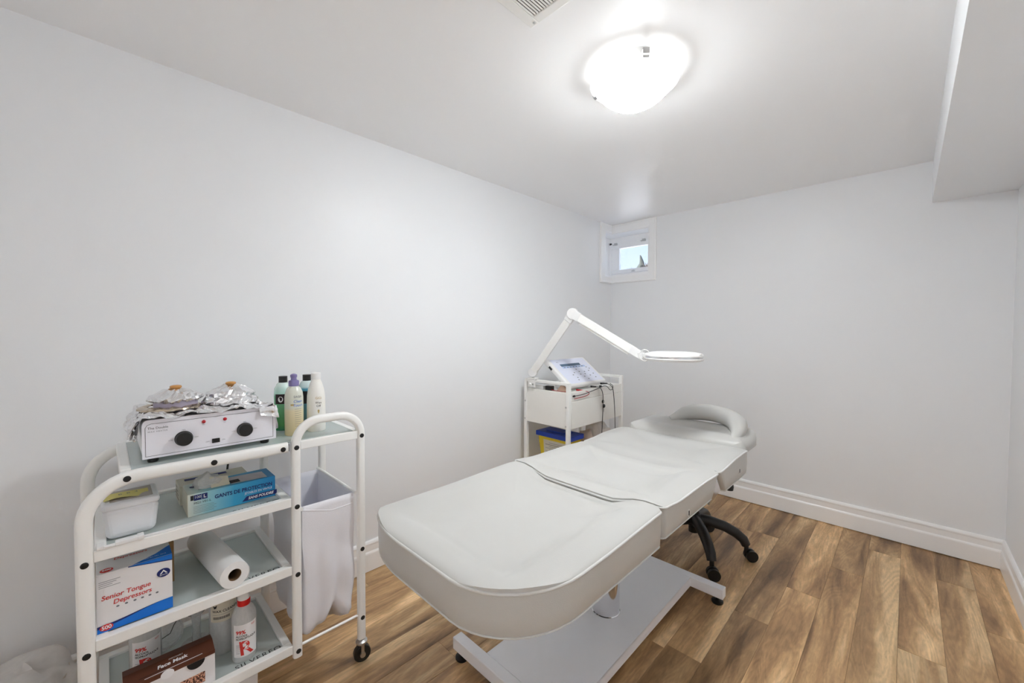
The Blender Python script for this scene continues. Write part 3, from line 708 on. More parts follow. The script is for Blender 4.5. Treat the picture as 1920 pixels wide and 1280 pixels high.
# two wax pots
def pot(x, y, r, name_lab, sd, pot_m, skirt):
    zb = hz1+.006
    t = thing('wax_pot', name_lab, 'pot', (x, y, zb), group='foil-lidded wax pots')
    build('pot_wall', MB().lathe((x, y, zb), [(r*.80, 0), (r*.84, .028)], n=32), pot_m, t, smooth=40)
    if skirt:
        build('foil_skirt', MB().lathe((x, y, zb), [(r*1.20, .004), (r*1.22, .012), (r*1.05, .022), (r*.92, .032)], n=44, cap0=False, cap1=False, jit=crumple(.014, 48, sd)), foil, t)
    ld = build('foil_lid', MB().lathe((x, y, zb+.028), [(r*.90, -.004), (r*1.05, .002), (r*1.02, .009), (r*.82, .016), (r*.58, .024), (r*.30, .030), (.002, .031)], n=56, jit=lambda p: crumple(.0035, 150, sd)(crumple(.006, 70, sd+4)(p))), foil, t)
    build('knob', MB().lathe((x, y, zb+.028), [(.006, .026), (.010, .0305), (.0135, .033), (.0145, .0355), (.0125, .039), (.007, .0405), (.001, .041)], n=24), wood_knob, ld, smooth=70)
lav = M('lavender_pot', rgb(188, 180, 200), .35, var=.06)
pot(.335, -2.985, .062, 'foil-lidded lavender wax pot on the left of the heater', 1, lav, False)
pot(.345, -2.852, .060, 'wax pot fully wrapped in foil, nearer the bottles', 6, foil, True)

# =================================================================== BOTTLES on the top shelf
ZS = .8318
def facing(c): return math.atan2(-3.1334-c[1], 1.8674-c[0])
def bottle(name, lab, c, prof, mat, capprof, capmat, n=32, **k):
    t = thing(name, lab, 'bottle', (c[0], c[1], c[2]))
    b = build('body', MB().lathe(c, prof, n=n), mat, t, smooth=40)
    build('cap', MB().lathe(c, capprof, n=24), capmat, t, smooth=35)
    return t
wht = M('white_bottle_plastic', (.84, .83, .79, 1), .38, var=.01)
purple_cap = M('purple_cap', rgb(128, 120, 168), .4, var=.05)
cream_liq = mat_grad('milky_lotion_in_bottle', [(0, rgb(222, 206, 160)), (.50, rgb(224, 212, 176)), (.56, rgb(214, 214, 196)), (1, rgb(214, 218, 208))], 'Z', ZS, ZS+.165, .25)
green_liq = mat_grad('green_liquid_bottle', [(0, rgb(70, 150, 112)), (.12, rgb(96, 172, 100)), (.74, rgb(120, 190, 150)), (.80, rgb(180, 222, 208)), (1, rgb(206, 224, 220))], 'Z', ZS, ZS+.16, .15)
blue_liq = mat_grad('blue_liquid_bottle', [(0, rgb(96, 128, 128)), (.7, rgb(88, 150, 168)), (.86, rgb(80, 158, 186)), (.9, rgb(196, 218, 220)), (1, rgb(206, 222, 222))], 'Z', ZS, ZS+.16, .15)
c = (.398, -2.614, ZS)
b4 = bottle('lotion_bottle', 'tall white wax-off lotion bottle with white cap beside the trolley handle', c,
   [(.027, 0), (.0295, .003), (.0297, .03), (.0295, .095), (.0285, .122), (.025, .146), (.019, .166), (.0145, .176), (.0145, .180)], wht,
   [(.0150, .180), (.0155, .182), (.0155, .199), (.0145, .201), (.001, .2012)], white_pl)
a = facing(c)+.25
for tx, sz, zz, mm in (('GiGi', .011, .113, gold_ink), ('Wax', .0105, .097, black_ink), ('Off', .0105, .086, black_ink), ('TO REMOVE WAX FROM SKIN', .0034, .053, grey_ink), ('AFTER WAXING FOR ALL SKIN', .0034, .048, grey_ink)):
    letter(b4, text_mb(tx, sz, cyl_map(c, .0300, a, ZS+zz), 'CENTER'), mm)
letter(b4, MB().poly([cyl_map(c, .0300, a, ZS+.070)(.004*math.sin(t)*(1-.5*math.cos(t))*.7, .007*-math.cos(t)) for t in [k*PI/8 for k in range(16)]]), gold_ink, 'drop_mark')
c = (.404, -2.687, ZS)
b2 = bottle('cleanser_bottle', 'half-full cream cleanser bottle with purple flip cap', c,
   [(.026, 0), (.028, .003), (.0285, .08), (.0283, .125), (.0262, .142), (.021, .155), (.014, .162), (.013, .165)], cream_liq,
   [(.0155, .163), (.0158, .165), (.0158, .178), (.0145, .181), (.009, .183), (.0085, .190), (.0105, .193), (.0105, .200), (.006, .203), (.001, .204)], purple_cap)
a = facing(c)+.42
for tx, sz, zz, mm in (('SAGA', .0105, .126, grey_ink), ('Clean', .0125, .110, blue_ink), ('Touch', .0125, .097, blue_ink)):
    letter(b2, text_mb(tx, sz, cyl_map(c, .0289, a, ZS+zz), 'CENTER', shear=.2 if tx != 'SAGA' else 0), mm)
for q in range(9):
    letter(b2, quad(cyl_map(c, .0288, a-.35, ZS+.088-.007*q), 0, .022, 0, .0009, 6), grey_ink, 'print_line')
letter(b2, quad(cyl_map(c, .0288, facing(c)-.35, ZS+.10), 0, .010, 0, .006, 4), gold_ink, 'gold_sticker')
c = (.300, -2.690, ZS)
b1 = bottle('green_tonic_bottle', 'green liquid bottle with square black cap behind the cleanser', c,
   [(.026, 0), (.028, .003), (.0285, .12), (.027, .145), (.020, .160), (.013, .166)], green_liq,
   [(.0135, .164), (.0138, .166), (.0138, .187), (.001, .1875)], black_p)
a = facing(c)
letter(b1, quad(cyl_map(c, .0289, a-.95, ZS+.093), 0, .045, 0, .034, 12), M('dark_maroon_label', rgb(40, 24, 28), .5, var=.05), 'label')
letter(b1, oval(cyl_map(c, .0292, a-.30, ZS+.109), 0, 0, .008, .010), white_ink, 'label_mark')
c = (.302, -2.612, ZS)
b3 = bottle('blue_tonic_bottle', 'blue liquid bottle with black cap half hidden behind the white bottle', c,
   [(.026, 0), (.028, .003), (.0285, .12), (.027, .145), (.020, .160), (.013, .166)], blue_liq,
   [(.0135, .164), (.0138, .166), (.0138, .187), (.001, .1875)], black_p)
letter(b3, quad(cyl_map(c, .0289, facing(c)-.95, ZS+.085), 0, .045, 0, .045, 12), black_ink, 'label')

# =================================================================== SECOND SHELF
Z2 = .6485
# white tub
tb = thing('plastic_tub', 'translucent white plastic tub with a yellow sticky note on its lid', 'tub', (.39, -3.085, Z2))
def taper(x0, x1, y0, y1, z0, z1, ins): 
    return MB().loft([[(x0+ins, y0+ins, z0), (x1-ins, y0+ins, z0), (x1-ins, y1-ins, z0), (x0+ins, y1-ins, z0)], [(x0, y0, z1), (x1, y0, z1), (x1, y1, z1), (x0, y1, z1)]])
build('tub_body', taper(.332, .456, -3.143, -3.034, Z2, Z2+.080, .008), tub_m, tb, bevel=.014, seg=4)
build('tub_lid', taper(.331, .457, -3.144, -3.033, Z2+.076, Z2+.094, .0), tub_m, tb, bevel=.008, seg=4)
build('lid_label', bx(.348, .440, -3.128, -3.046, Z2+.0940, Z2+.0946), M('grey_label', rgb(186, 178, 174), .7, var=.05), tb)
build('sticky_note', MB().grid(lambda u, v: Vector((.376+.052*v, -3.139+.086*u, Z2+.0968+.003*math.sin(u*5)*(.3+v))), 14, 5), sticky_m, tb, thick=.0006)
letter(tb, text_mb('B  B  4', .014, lambda a_, b_: Vector((.408-b_, -3.112+a_, Z2+.1005))), grey_ink)
# glove box
gx0, gx1, gy0, gy1, gz1 = .322, .424, -2.972, -2.751, Z2+.064
gb = thing('glove_box', 'blue carton of disposable vinyl gloves on the second shelf', 'box', ((gx0+gx1)/2, (gy0+gy1)/2, Z2))
glove_grad = mat_grad('blue_glove_carton', [(0, rgb(222, 226, 216)), (.22, rgb(150, 205, 216)), (.5, rgb(60, 165, 208)), (1, rgb(22, 128, 190))], 'Y', gy0, gy1)
build('carton', bx(gx0, gx1, gy0, gy1, Z2, gz1), glove_grad, gb, bevel=.001)
build('side_panel', bx(gx0+.001, gx1-.001, gy0-.0008, gy0, Z2+.001, gz1-.001), cream_card, gb)
gm = lambda a_, b_: Vector((gx1+.0006, gy0+a_, Z2+b_))
for (u0, u1, v0, v1, mm, nm) in ((.006, .013, .046, .060, black_ink, 'print'), (.0135, .031, .044, .060, navy_ink, 'print'), (.032, .045, .044, .060, navy_ink, 'print'), ):
    letter(gb, quad(gm, u0, u1, v0, v1), mm, nm)
gm2 = lambda a_, b_: Vector((gx1+.0010, gy0+a_, Z2+b_))
letter(gb, text_mb('100', .0105, lambda a_, b_: gm2(.0145+a_, .050+b_)), white_ink); letter(gb, text_mb('L', .013, lambda a_, b_: gm2(.0355+a_, .048+b_), bold=.0004), white_ink)
letter(gb, text_mb('MG1-V01-L', .0085, lambda a_, b_: gm2(.013+a_, .034+b_)), black_ink)
letter(gb, text_mb('GANTS DE PROTECTION', .0155, lambda a_, b_: gm2(.062+a_, .037+b_), bold=.0004, sx=.86), navy_ink)
letter(gb, text_mb('JETABLES EN VINYLE', .0095, lambda a_, b_: gm2(.137+a_, .0265+b_), sx=.86), white_ink)
letter(gb, MB().poly([gm(.130, .006), gm(.225, .006), gm(.225, .020), gm(.142, .020)]), navy_ink, 'banner')
letter(gb, text_mb('SANS POUDRE', .0110, lambda a_, b_: gm2(.146+a_, .0095+b_), bold=.0004, shear=.25, sx=.95), white_ink)
for q in range(5): letter(gb, quad(gm2, .012, .06+.006*(q % 2), .026-.0045*q, .0268-.0045*q), grey_ink, 'print_line')
letter(gb, MB().poly([Vector((gx0+.02, gy0+.105, gz1+.0012)), Vector((gx1-.012, gy0+.105, gz1+.0012)), Vector((gx1-.006, gy0+.20, gz1+.0012)), Vector((gx0+.03, gy0+.20, gz1+.0012))]), M('pale_glove_photo', rgb(196, 190, 196), .5, var=.15, scale=40), 'photo_print')
letter(gb, quad(lambda a_, b_: Vector((gx0+.055+b_, gy0+a_, gz1+.0016)), .105, .13, 0, .03), black_ink, 'photo_print')
letter(gb, quad(lambda a_, b_: Vector((gx0+.03+b_, gy0+a_, gz1+.0010)), .012, .070, 0, .014), navy_ink, 'print')
build('torn_flap', MB().grid(lambda u, v: Vector((gx1-.012-.028*math.sin(v*1.4), gy0+.056+.046*u, gz1+.002+.026*v*(1-.3*u))), 6, 5), cream_card, gb, thick=.001)
build('torn_flap', MB().grid(lambda u, v: Vector((gx0+.02+.03*v, gy0+.060+.03*u, gz1+.001+.012*math.sin(v*2.5))), 6, 5), cream_card, gb, thick=.001)
build('glove_tip', MB().lathe((gx0+.05, gy0+.05, gz1-.002), [(.034, 0), (.036, .010), (.028, .024), (.016, .034), (.004, .038)], n=20, jit=crumple(.016, 45, 8)), film_m, gb, smooth=60)
sb = thing('small_carton', 'small cream carton tucked behind the glove box', 'box', (.27, -2.97, Z2))
build('carton', bx(.218, .312, -2.978, -2.80, Z2, Z2+.056), cream_card, sb, bevel=.001)
for q in range(4): letter(sb, quad(lambda a_, b_: Vector((.226+a_, -2.9787, Z2+b_)), 0, .07-.012*q, .012+.010*q, .0145+.010*q), black_ink, 'print_line')
letter(sb, quad(lambda a_, b_: Vector((.236+b_, -2.96+a_, Z2+.0566)), 0, .11, 0, .022), navy_ink, 'print')
# white sliding caliper
cz = .6565
cp_ = thing('plastic_caliper', 'thin white plastic caliper lying along the front edge of the second shelf', 'caliper', (.50, -3.06, cz))
build('beam', bx(.495, .503, -3.142, -2.955, cz, cz+.0035), white_pl, cp_, bevel=.0006)
build('jaw', MB().box(.478, .509, -3.152, -3.138, cz, cz+.007).box(.502, .509, -3.138, -3.120, cz, cz+.005), white_pl, cp_, bevel=.0015)
build('slider', MB().box(.489, .509, -3.120, -3.068, cz, cz+.008).box(.484, .510, -3.080, -3.068, cz, cz+.009), white_pl, cp_, bevel=.0015)

# =================================================================== THIRD SHELF
Z3 = .4325
Z3b = .4402
tx0, tx1, ty0, ty1, tz1 = .335, .480, -3.1545, -3.013, .4325+.152
tg = thing('tongue_depressor_box', 'white and blue tongue depressor carton on the third shelf', 'box', ((tx0+tx1)/2, (ty0+ty1)/2, Z3b))
build('carton', bx(tx0, tx1, ty0, ty1, Z3b, tz1), carton_m, tg, bevel=.0012)
hh = tz1-Z3b; ww = ty1-ty0
tm = lambda a_, b_: Vector((tx1+.0006, ty0+a_*ww, Z3b+b_*hh)); tm2 = lambda a_, b_: Vector((tx1+.0010, ty0+a_*ww, Z3b+b_*hh)); tm3 = lambda a_, b_: Vector((tx1+.0014, ty0+a_*ww, Z3b+b_*hh))
tp = lambda a_, b_: Vector((tx1-b_*(tx1-tx0), ty0+a_*ww, tz1+.0006)); tp2 = lambda a_, b_: Vector((tx1-b_*(tx1-tx0), ty0+a_*ww, tz1+.0010))
N_ = 16
wave = lambda t: .12+.10*sstep(0, .5, t)*1-.03*math.sin(t*PI)
def band(mp, lo, hi, mat, nm): 
    pts = [mp(k/N_, lo(k/N_)) for k in range(N_+1)]+[mp(k/N_, hi(k/N_)) for k in range(N_, -1, -1)]
    m = MB(); n = N_+1
    m.add(pts, [(k, k+1, 2*n-2-k, 2*n-1-k) for k in range(N_)]); letter(tg, m, mat, nm)
band(tm, lambda t: 0, lambda t: .17-.02*t-.05*math.cos(t*PI*1.05), navy_ink, 'print_band')
band(tm2, lambda t: 0, lambda t: .13+.02*t-.055*math.cos(t*PI*1.05), blue_ink, 'print_band')
band(lambda a_, b_: tm(.40+.6*a_, b_), lambda t: .985-.10*t, lambda t: 1.0, navy_ink, 'print_band')
band(lambda a_, b_: tm2(.42+.58*a_, b_), lambda t: .99-.085*t, lambda t: 1.0, blue_ink, 'print_band')
letter(tg, MB().poly([tp(.45, 0), tp(1, 0), tp(1, .42), tp(.93, .36), tp(.78, .20)]), blue_ink, 'print_band')
letter(tg, text_mb('Senior Tongue', .125, lambda a_, b_: tm2(.055+a_*.86, .545+b_*.9), shear=.15, bold=.0015), red_ink)
letter(tg, text_mb('Depressors', .125, lambda a_, b_: tm2(.20+a_*.86, .43+b_*.9), shear=.15, bold=.0015), red_ink)
letter(tg, text_mb('Senior Tongue', .125, lambda a_, b_: tp2(.05+a_*.78, .62+b_), shear=.15, bold=.0015), red_ink)
letter(tg, text_mb('Depressors', .125, lambda a_, b_: tp2(.22+a_*.78, .44+b_), shear=.15, bold=.0015), red_ink)
letter(tg, text_mb('Reorder No. 4312', .055, lambda a_, b_: tp2(.60+a_*.78, .08+b_)), white_ink)
for mpA, mpB, cu_, cv_, sA in ((tm2, tm3, .875, .70, 1), (tp2, lambda a_, b_: Vector((tx1-b_*(tx1-tx0), ty0+a_*ww, tz1+.0014)), .80, .80, 1)):
    letter(tg, oval(mpA, cu_, cv_, .095, .078), navy_ink, 'emblem')
    letter(tg, MB().add([mpB(cu_-.055, cv_-.015), mpB(cu_+.0, cv_+.055), mpB(cu_+.055, cv_-.015), mpB(cu_+.03, cv_-.015), mpB(cu_, cv_+.025), mpB(cu_-.03, cv_-.015)], [(0, 5, 4, 1), (1, 4, 3, 2)]), white_ink, 'emblem_triangle')
    letter(tg, text_mb('dynarex', .036, lambda a_, b_: mpB(cu_+a_, cv_-.045+b_), 'CENTER', shear=.2), white_ink)
letter(tg, oval(tm3, .115, .075, .085, .055), red_ink, 'red_badge'); letter(tg, text_mb('500', .085, lambda a_, b_: Vector((.0003, 0, 0))+tm3(.115+a_, .048+b_), 'CENTER', bold=.002), white_ink)
letter(tg, oval(tp2, .13, .10, .085, .08), red_ink, 'red_badge'); letter(tg, text_mb('500', .08, lambda a_, b_: Vector((0, 0, .0006))+tp2(.13+a_, .075+b_), 'CENTER', bold=.002), white_ink)
for q in range(4): letter(tg, quad(tm2, .03, .30-.05*(q % 3), .86-.032*q, .868-.032*q), grey_ink, 'print_line')
for q, g_ in enumerate((.26, .37, .48, .58, .68, .78)): letter(tg, oval(tm2, g_, .375, .022, .016, 8), grey_ink, 'print_symbol')
cb = thing('cardboard_box', 'plain brown cardboard box behind the tongue depressor carton', 'box', (.25, -3.06, Z3))
build('carton', bx(.175, .325, -3.13, -2.995, Z3, Z3+.12), card_m, cb, bevel=.001)
build('tape_strip', bx(.235, .265, -3.1305, -2.9945, Z3+.06, Z3+.1205), M('packing_tape', rgb(176, 150, 104), .3, var=.05), cb)
# paper roll
rl = thing('paper_roll', 'white roll of couch paper lying front to back on the third shelf', 'paper roll', (.35, -2.87, Z3))
ra, rb = Vector((.172, -2.912, Z3+.0375)), Vector((.503, -2.878, .4405+.0372)); dd = (rb-ra); L_ = dd.length
build('paper', MB().lathe(ra, [(.0165, 0), (.0365, .0), (.0368, .003), (.0368, L_-.003), (.0362, L_), (.0165, L_)], n=40, axis=dd, cap0=False, cap1=False), paper_m, rl, smooth=35)
build('cardboard_core', MB().lathe(ra, [(.0150, .001), (.0168, .001), (.0168, L_-.002), (.0150, L_-.002), (.0150, .001)], n=28, axis=dd, cap0=False, cap1=False), core_m, rl, smooth=35)
dn = dd.normalized(); sd_ = dn.cross(Vector((0, 0, 1)))
build('loose_end', MB().grid(lambda u, v: ra+dn*(.004+(L_-.006)*u)+(.0372+.004*v)*(math.cos(2.9+v*1.0)*-sd_*-1+math.sin(2.9+v*1.0)*Vector((0, 0, 1))), 4, 8), paper_m, rl, thick=.0006)

# =================================================================== BOTTOM SHELF
Z4 = .1785
mk0, mk1, my0, my1 = .412, .482, -3.112, -2.924
MT = Z4+.096
mb_ = thing('mask_box', 'brown and white face mask carton with leopard print on the bottom shelf', 'box', ((mk0+mk1)/2, (my0+my1)/2, Z4))
build('carton', bx(mk0, mk1, my0, my1, Z4, MT), carton_m, mb_, bevel=.001)
rings = [[(mk1, y, MT-.0002), (mk1-.040, y, MT+.010), (mk0, y, MT+.006), (mk0, y, MT-.0002)] for y in (my0, my1)]
rf = build('sloped_lid', MB().loft(rings), brown_box_m, mb_, bevel=.0008)
build('lid_flap', MB().box(mk1-.001, mk1+.0012, my0, my1, MT-.010, MT+.0012), brown_box_m, mb_)
sln = Vector((-.040, 0, .010)).normalized(); lm_o = Vector((mk1, my0, MT)); nn_ = Vector((sln.z, 0, -sln.x)).normalized()*.0008
lmap = lambda a_, b_: lm_o+Vector((0, a_, 0))+sln*b_+nn_
letter(mb_, text_mb('DISPOSABLE', .0055, lambda a_, b_: lmap(.090+a_, .031+b_), shear=.2), white_ink)
letter(mb_, text_mb('Face Mask', .0150, lambda a_, b_: lmap(.066+a_, .016+b_), bold=.0004, shear=.1), white_ink)
letter(mb_, quad(lmap, .040, .16, .003, .0045), white_ink, 'print_line')
letter(mb_, quad(lmap, .030, .085, .010, .0112), black_ink, 'perforation')
fm = lambda a_, b_: Vector((mk1+.0006, my0+a_, Z4+b_)); fm2 = lambda a_, b_: Vector((mk1+.0015, my0+a_, Z4+b_))
letter(mb_, quad(fm, .110, .165, .018, .048), leopard_m, 'leopard_print')
letter(mb_, MB().poly([fm2(.145+.020*math.cos(t), .086+.020*math.sin(t)) for t in [PI+PI*k/12 for k in range(13)]]), black_ink, 'badge')
letter(mb_, text_mb('POLY', .020, lambda a_, b_: fm2(.036+a_, .040+b_), shear=.2), black_ink); letter(mb_, text_mb('Mask', .018, lambda a_, b_: fm2(.050+a_, .022+b_), shear=.2), black_ink)
letter(mb_, text_mb('L.', .011, lambda a_, b_: fm2(.158+a_, .005+b_)), black_ink); letter(mb_, quad(fm, .130, .152, .004, .011), black_ink, 'badge')
letter(mb_, MB().poly([fm2(.085+.014*math.cos(t), .088+.012*math.sin(t)) for t in [2*PI*k/16 for k in range(16)]]), white_ink, 'thumb_cut')
letter(mb_, quad(lambda a_, b_: Vector((mk1-.02-b_, my1+.0007, Z4+a_)), .0, .02, 0, .05), black_ink, 'print')
def spray(name, lab, c, r, hgt, neck, caps, labelled):
    t = thing(name, lab, 'bottle', c, )
    build('body', MB().lathe(c, [(r*.94, 0), (r, .004), (r, hgt*.70), (r*.95, hgt*.78), (r*.72, hgt*.88), (r*.45, hgt*.94), (r*.42, hgt*.955)], n=36), clear_m, t, smooth=40)
    build('liquid', MB().lathe(c, [(r*.88, .003), (r*.94, .006), (r*.94, hgt*.58), (.001, hgt*.581)], n=28), M('clear_liquid', (.66, .68, .68, 1), .2, var=.02), t, smooth=40)
    return t
c = (.428, -2.842, Z4)
al = spray('alcohol_bottle', 'isopropyl alcohol bottle with red collar and white cap on the bottom shelf', c, .033, .175, 0, 0, True)
build('collar', MB().lathe(c, [(.0165, .158), (.0172, .160), (.0172, .177), (.0160, .179)], n=24), M('red_plastic', rgb(216, 26, 24), .35, var=.03), al, smooth=35)
build('cap', MB().lathe(c, [(.0160, .177), (.0160, .182), (.0145, .200), (.001, .2005)], n=24), white_pl, al, smooth=35)
def alc_label(t, c, r, full=True):
    a = facing(c)+.12; R1, R2 = r+.0004, r+.0008
    letter(t, quad(cyl_map(c, R1, a-1.0, Z4+.018), 0, 2.0*r, 0, .098, 18), carton_m, 'paper_label')
    cm = lambda z_: cyl_map(c, R2, a-.78, Z4+z_)
    letter(t, text_mb('99%', .0155, cm(.088), bold=.0005), red_ink)
    letter(t, text_mb('ALCOOL', .0078, cm(.079), bold=.0002), black_ink); letter(t, text_mb('ISOPROPYLIQUE', .0078, cm(.071), bold=.0002, sx=.95), black_ink)
    letter(t, text_mb('RED', .0065, cyl_map(c, R2, a+.45, Z4+.106)), red_ink)
    letter(t, text_mb('R', .060, cyl_map(c, R2, a-.50, Z4+.024), bold=.0012, shear=-.1), red_ink, 'logo')
    for q in range(5): letter(t, quad(cyl_map(c, R2, a-.78, Z4+.054-.006*q), 0, .010, 0, .0012, 4), grey_ink, 'print_line')
alc_label(al, c, .033)
c = (.300, -3.060, Z4)
al2 = spray('alcohol_bottle', 'second isopropyl alcohol bottle standing behind the mask box', c, .036, .195, 0, 0, True)
build('cap', MB().lathe(c, [(.0165, .184), (.0172, .188), (.0172, .200), (.0145, .205), (.001, .2055)], n=24), white_pl, al2, smooth=35)
alc_label(al2, c, .036)
c = (.345, -2.880, Z4)
wc = spray('wax_cleaner_bottle', 'grey wax cleaner bottle behind the red-collared alcohol', c, .037, .205, 0, 0, True)
build('cap', MB().lathe(c, [(.0165, .194), (.0175, .197), (.0175, .212), (.001, .2125)], n=24), white_pl, wc, smooth=35)
a = facing(c)+.05
letter(wc, quad(cyl_map(c, .0374, a-1.05, Z4+.105), 0, .078, 0, .060, 18), cream_card, 'paper_label')
letter(wc, text_mb('WAX CLEANER', .0105, cyl_map(c, .0378, a-.85, Z4+.135), bold=.0002), black_ink)
letter(wc, MB().poly([cyl_map(c, .0378, a-.65, Z4+.153)(u_, v_) for u_, v_ in ((-.006, .004), (0, .001), (.007, .006), (.004, -.004), (-.002, -.006), (-.004, 0))]), black_ink, 'logo')
for q in range(14): letter(wc, quad(cyl_map(c, .0378, a-.78+.085*q, Z4+.114), 0, .0018, 0, .008), black_ink, 'barcode_bar')
letter(wc, quad(cyl_map(c, .0378, a-.85, Z4+.128), 0, .060, 0, .0008, 10), grey_ink, 'print_line')
c = (.265, -2.938, Z4)
gl = thing('crystal_stand', 'clear cut-glass ball stand behind the mask box', 'glass stand', c)
build('glass_ball', MB().lathe(c, [(.010, .094), (.022, .100), (.027, .117), (.022, .134), (.010, .140)], n=10), crystal, gl)
build('stem', MB().lathe(c, [(.040, 0), (.040, .005), (.012, .012), (.010, .05), (.013, .094)], n=14), crystal, gl, smooth=40)
build('finial', MB().lathe(c, [(.009, .140), (.014, .146), (.010, .158), (.001, .160)], n=10), black_p, gl)
c = (.215, -3.01, Z4)
gd = thing('round_glass_dish', 'round clear glass dish with a black cord, at the back of the bottom shelf', 'dish', c)
dax = Vector((.75, -.35, .45))
build('dish', MB().lathe((.215, -3.005, Z4+.042), [(.001, -.003), (.040, 0), (.044, .010), (.046, .012), (.043, .013), (.038, .003), (.001, .0)], n=32, axis=dax), crystal, gd, smooth=40)
build('cord', MB().tube([(.240, -3.03, Z4+.030), (.245, -3.02, Z4+.048), (.240, -3.0, Z4+.052), (.232, -2.99, Z4+.070), (.222, -2.98, Z4+.078)], .0014, n=6), black_p, gd)

# =================================================================== FLOOR ITEMS AT LEFT
wbn = thing('waste_bin', 'small waste bin lined with a crumpled clear plastic bag beside the trolley', 'bin', (.19, -3.31, 0))
build('bin', MB().lathe((.19, -3.315, 0), [(.080, 0), (.082, .003), (.102, .225), (.100, .225), (.079, .006)], n=32, cap1=True), M('beige_bin_plastic', rgb(196, 186, 172), .5, var=.03), wbn, smooth=40)
def liner(p):
    q = crumple(.030, 16, 3)(p); return q
build('bag_liner', MB().lathe((.19, -3.315, 0), [(.117, .12), (.113, .17), (.116, .215), (.108, .240), (.085, .252), (.055, .246), (.03, .252), (.004, .240)], n=48, cap0=False, cap1=True, jit=liner), liner_m, wbn, smooth=70)
tag(build('white_carton', bx(.22, .452, -3.08, -2.812, 0, .118), carton_m, None, bevel=.004), 'plain white carton on the floor under the trolley', 'box')

# =================================================================== EQUIPMENT CART
cx0, cx1, cy0, cy1, cz1 = .062, .428, -1.182, -.535, .868
ct = thing('equipment_cart', 'cream metal equipment cart with a locking drawer behind the bed', 'cart', ((cx0+cx1)/2, (cy0+cy1)/2, 0))
pw = .024
for (x, y) in ((cx0, cy0), (cx1-pw, cy0), (cx0, cy1-pw), (cx1-pw, cy1-pw)):
    ps = build('post', bx(x, x+pw, y, y+pw, .06, cz1), white_metal, ct, bevel=.003)
    build('caster', MB().cyl((x+.004, y+pw/2, .026), (x+pw-.004, y+pw/2, .026), .026, n=20).cyl((x+pw/2, y+pw/2, .04), (x+pw/2, y+pw/2, .062), .009, n=10), black_p, ps)
for y in (cy0, cy1-pw):
    build('top_rail', bx(cx0+pw, cx1-pw, y, y+pw, cz1-.018, cz1), white_metal, ct, bevel=.003)
build('drawer_case', bx(cx0+.010, cx1-.006, cy0+.004, cy1-.004, .588, .806), cart_white, ct, bevel=.002)
dw = build('drawer', bx(cx1-.008, cx1-.001, cy0+pw+.006, cy1-pw-.004, .584, .751), cart_white, ct, bevel=.002)
build('front_lip', bx(cx1-.010, cx1-.002, cy0+pw+.004, cy1-pw-.002, .756, .811), cart_white, ct, bevel=.002)
build('lock', MB().lathe((cx1-.001, -.806, .714), [(.011, 0), (.011, .004), (.009, .007), (.001, .0075)], n=20, axis=(1, 0, 0)), black_p, dw, smooth=40)
for (x, z) in ((cx0+.012, .722), (cx0+.010, .606), (cx1-.022, .720), (cx1-.022, .604)):
    build('bolt', MB().lathe((x, cy0, z), [(.006, 0), (.006, .002), (.001, .004)], n=12, axis=(0, -1, 0)), brushed, ct)
build('lower_shelf', MB().box(cx0+.006, cx1-.006, cy0+.006, cy1-.006, .300, .306).box(cx0+.004, cx1-.004, cy0+pw, cy0+pw+.003, .300, .33), cart_white, ct)
ky = thing('keyring', 'key with black fob hanging from the drawer lock', 'key', (cx1+.01, -.806, .66))
build('key', MB().box(cx1+.004, cx1+.006, -.808, -.804, .706, .722).box(cx1+.003, cx1+.012, -.811, -.801, .708, .720), brushed, ky)
build('fob', MB().lathe((cx1+.006, -.800, .684), [(.010, -.002), (.013, 0), (.010, .004)], n=16, axis=(1, 0, 0)), black_p, ky)
build('spare_key', MB().box(cx1+.005, cx1+.0065, -.802, -.798, .645, .675), brushed, ky)
# console
fe = Vector((.402, 0, .846)); bk = Vector((.205, 0, 1.000)); dv = (bk-fe).normalized(); ln = (bk-fe).length; nv = Vector((-dv.z*-1, 0, -dv.x*1)); nv = Vector((dv.z, 0, -dv.x)).normalized()
yc0, yc1 = -1.136, -.716; yc = (yc0+yc1)/2
cn = thing('control_console', 'tilted white treatment console with a small display and touch buttons', 'console', (.30, yc, .806))
cen = (fe+bk)/2-nv*.017+Vector((0, yc, 0))
hs = build('housing', MB().obox(cen, (dv, (0, 1, 0), nv), (ln/2, (yc1-yc0)/2, .017)), white_pl, cn, bevel=.012, seg=4)
build('stand', MB().box(.215, .318, yc-.12, yc+.12, .8062, .852), white_pl, cn, bevel=.004)
pm = lambda a_, b_: fe+dv*b_+Vector((0, yc0+a_, 0))+nv*.0006
pm2 = lambda a_, b_: pm(a_, b_)+nv*.0006
pm3 = lambda a_, b_: pm(a_, b_)+nv*.0010
pan_m = M('pale_blue_overlay', rgb(226, 230, 246), .3, var=.06, scale=5)
ov = letter(cn, quad(pm, .025, .395, .014, ln-.014), pan_m, 'overlay_panel')
letter(ov, quad(pm2, .085, .300, ln-.083, ln-.060), M('lcd_display', rgb(86, 108, 128), .2, var=.05), 'display')
letter(ov, quad(pm2, .085, .335, ln-.100, ln-.086), M('sky_blue_print', rgb(176, 200, 236), .4, var=.05), 'print_band')
for q in range(7): letter(ov, quad(pm3, .10+.032*q, .116+.032*q, ln-.097, ln-.090), grey_ink, 'button_mark')
letter(ov, text_mb('PRO', .012, lambda a_, b_: pm2(.07+a_, ln-.045+b_)), grey_ink)
rr = random.Random(5)
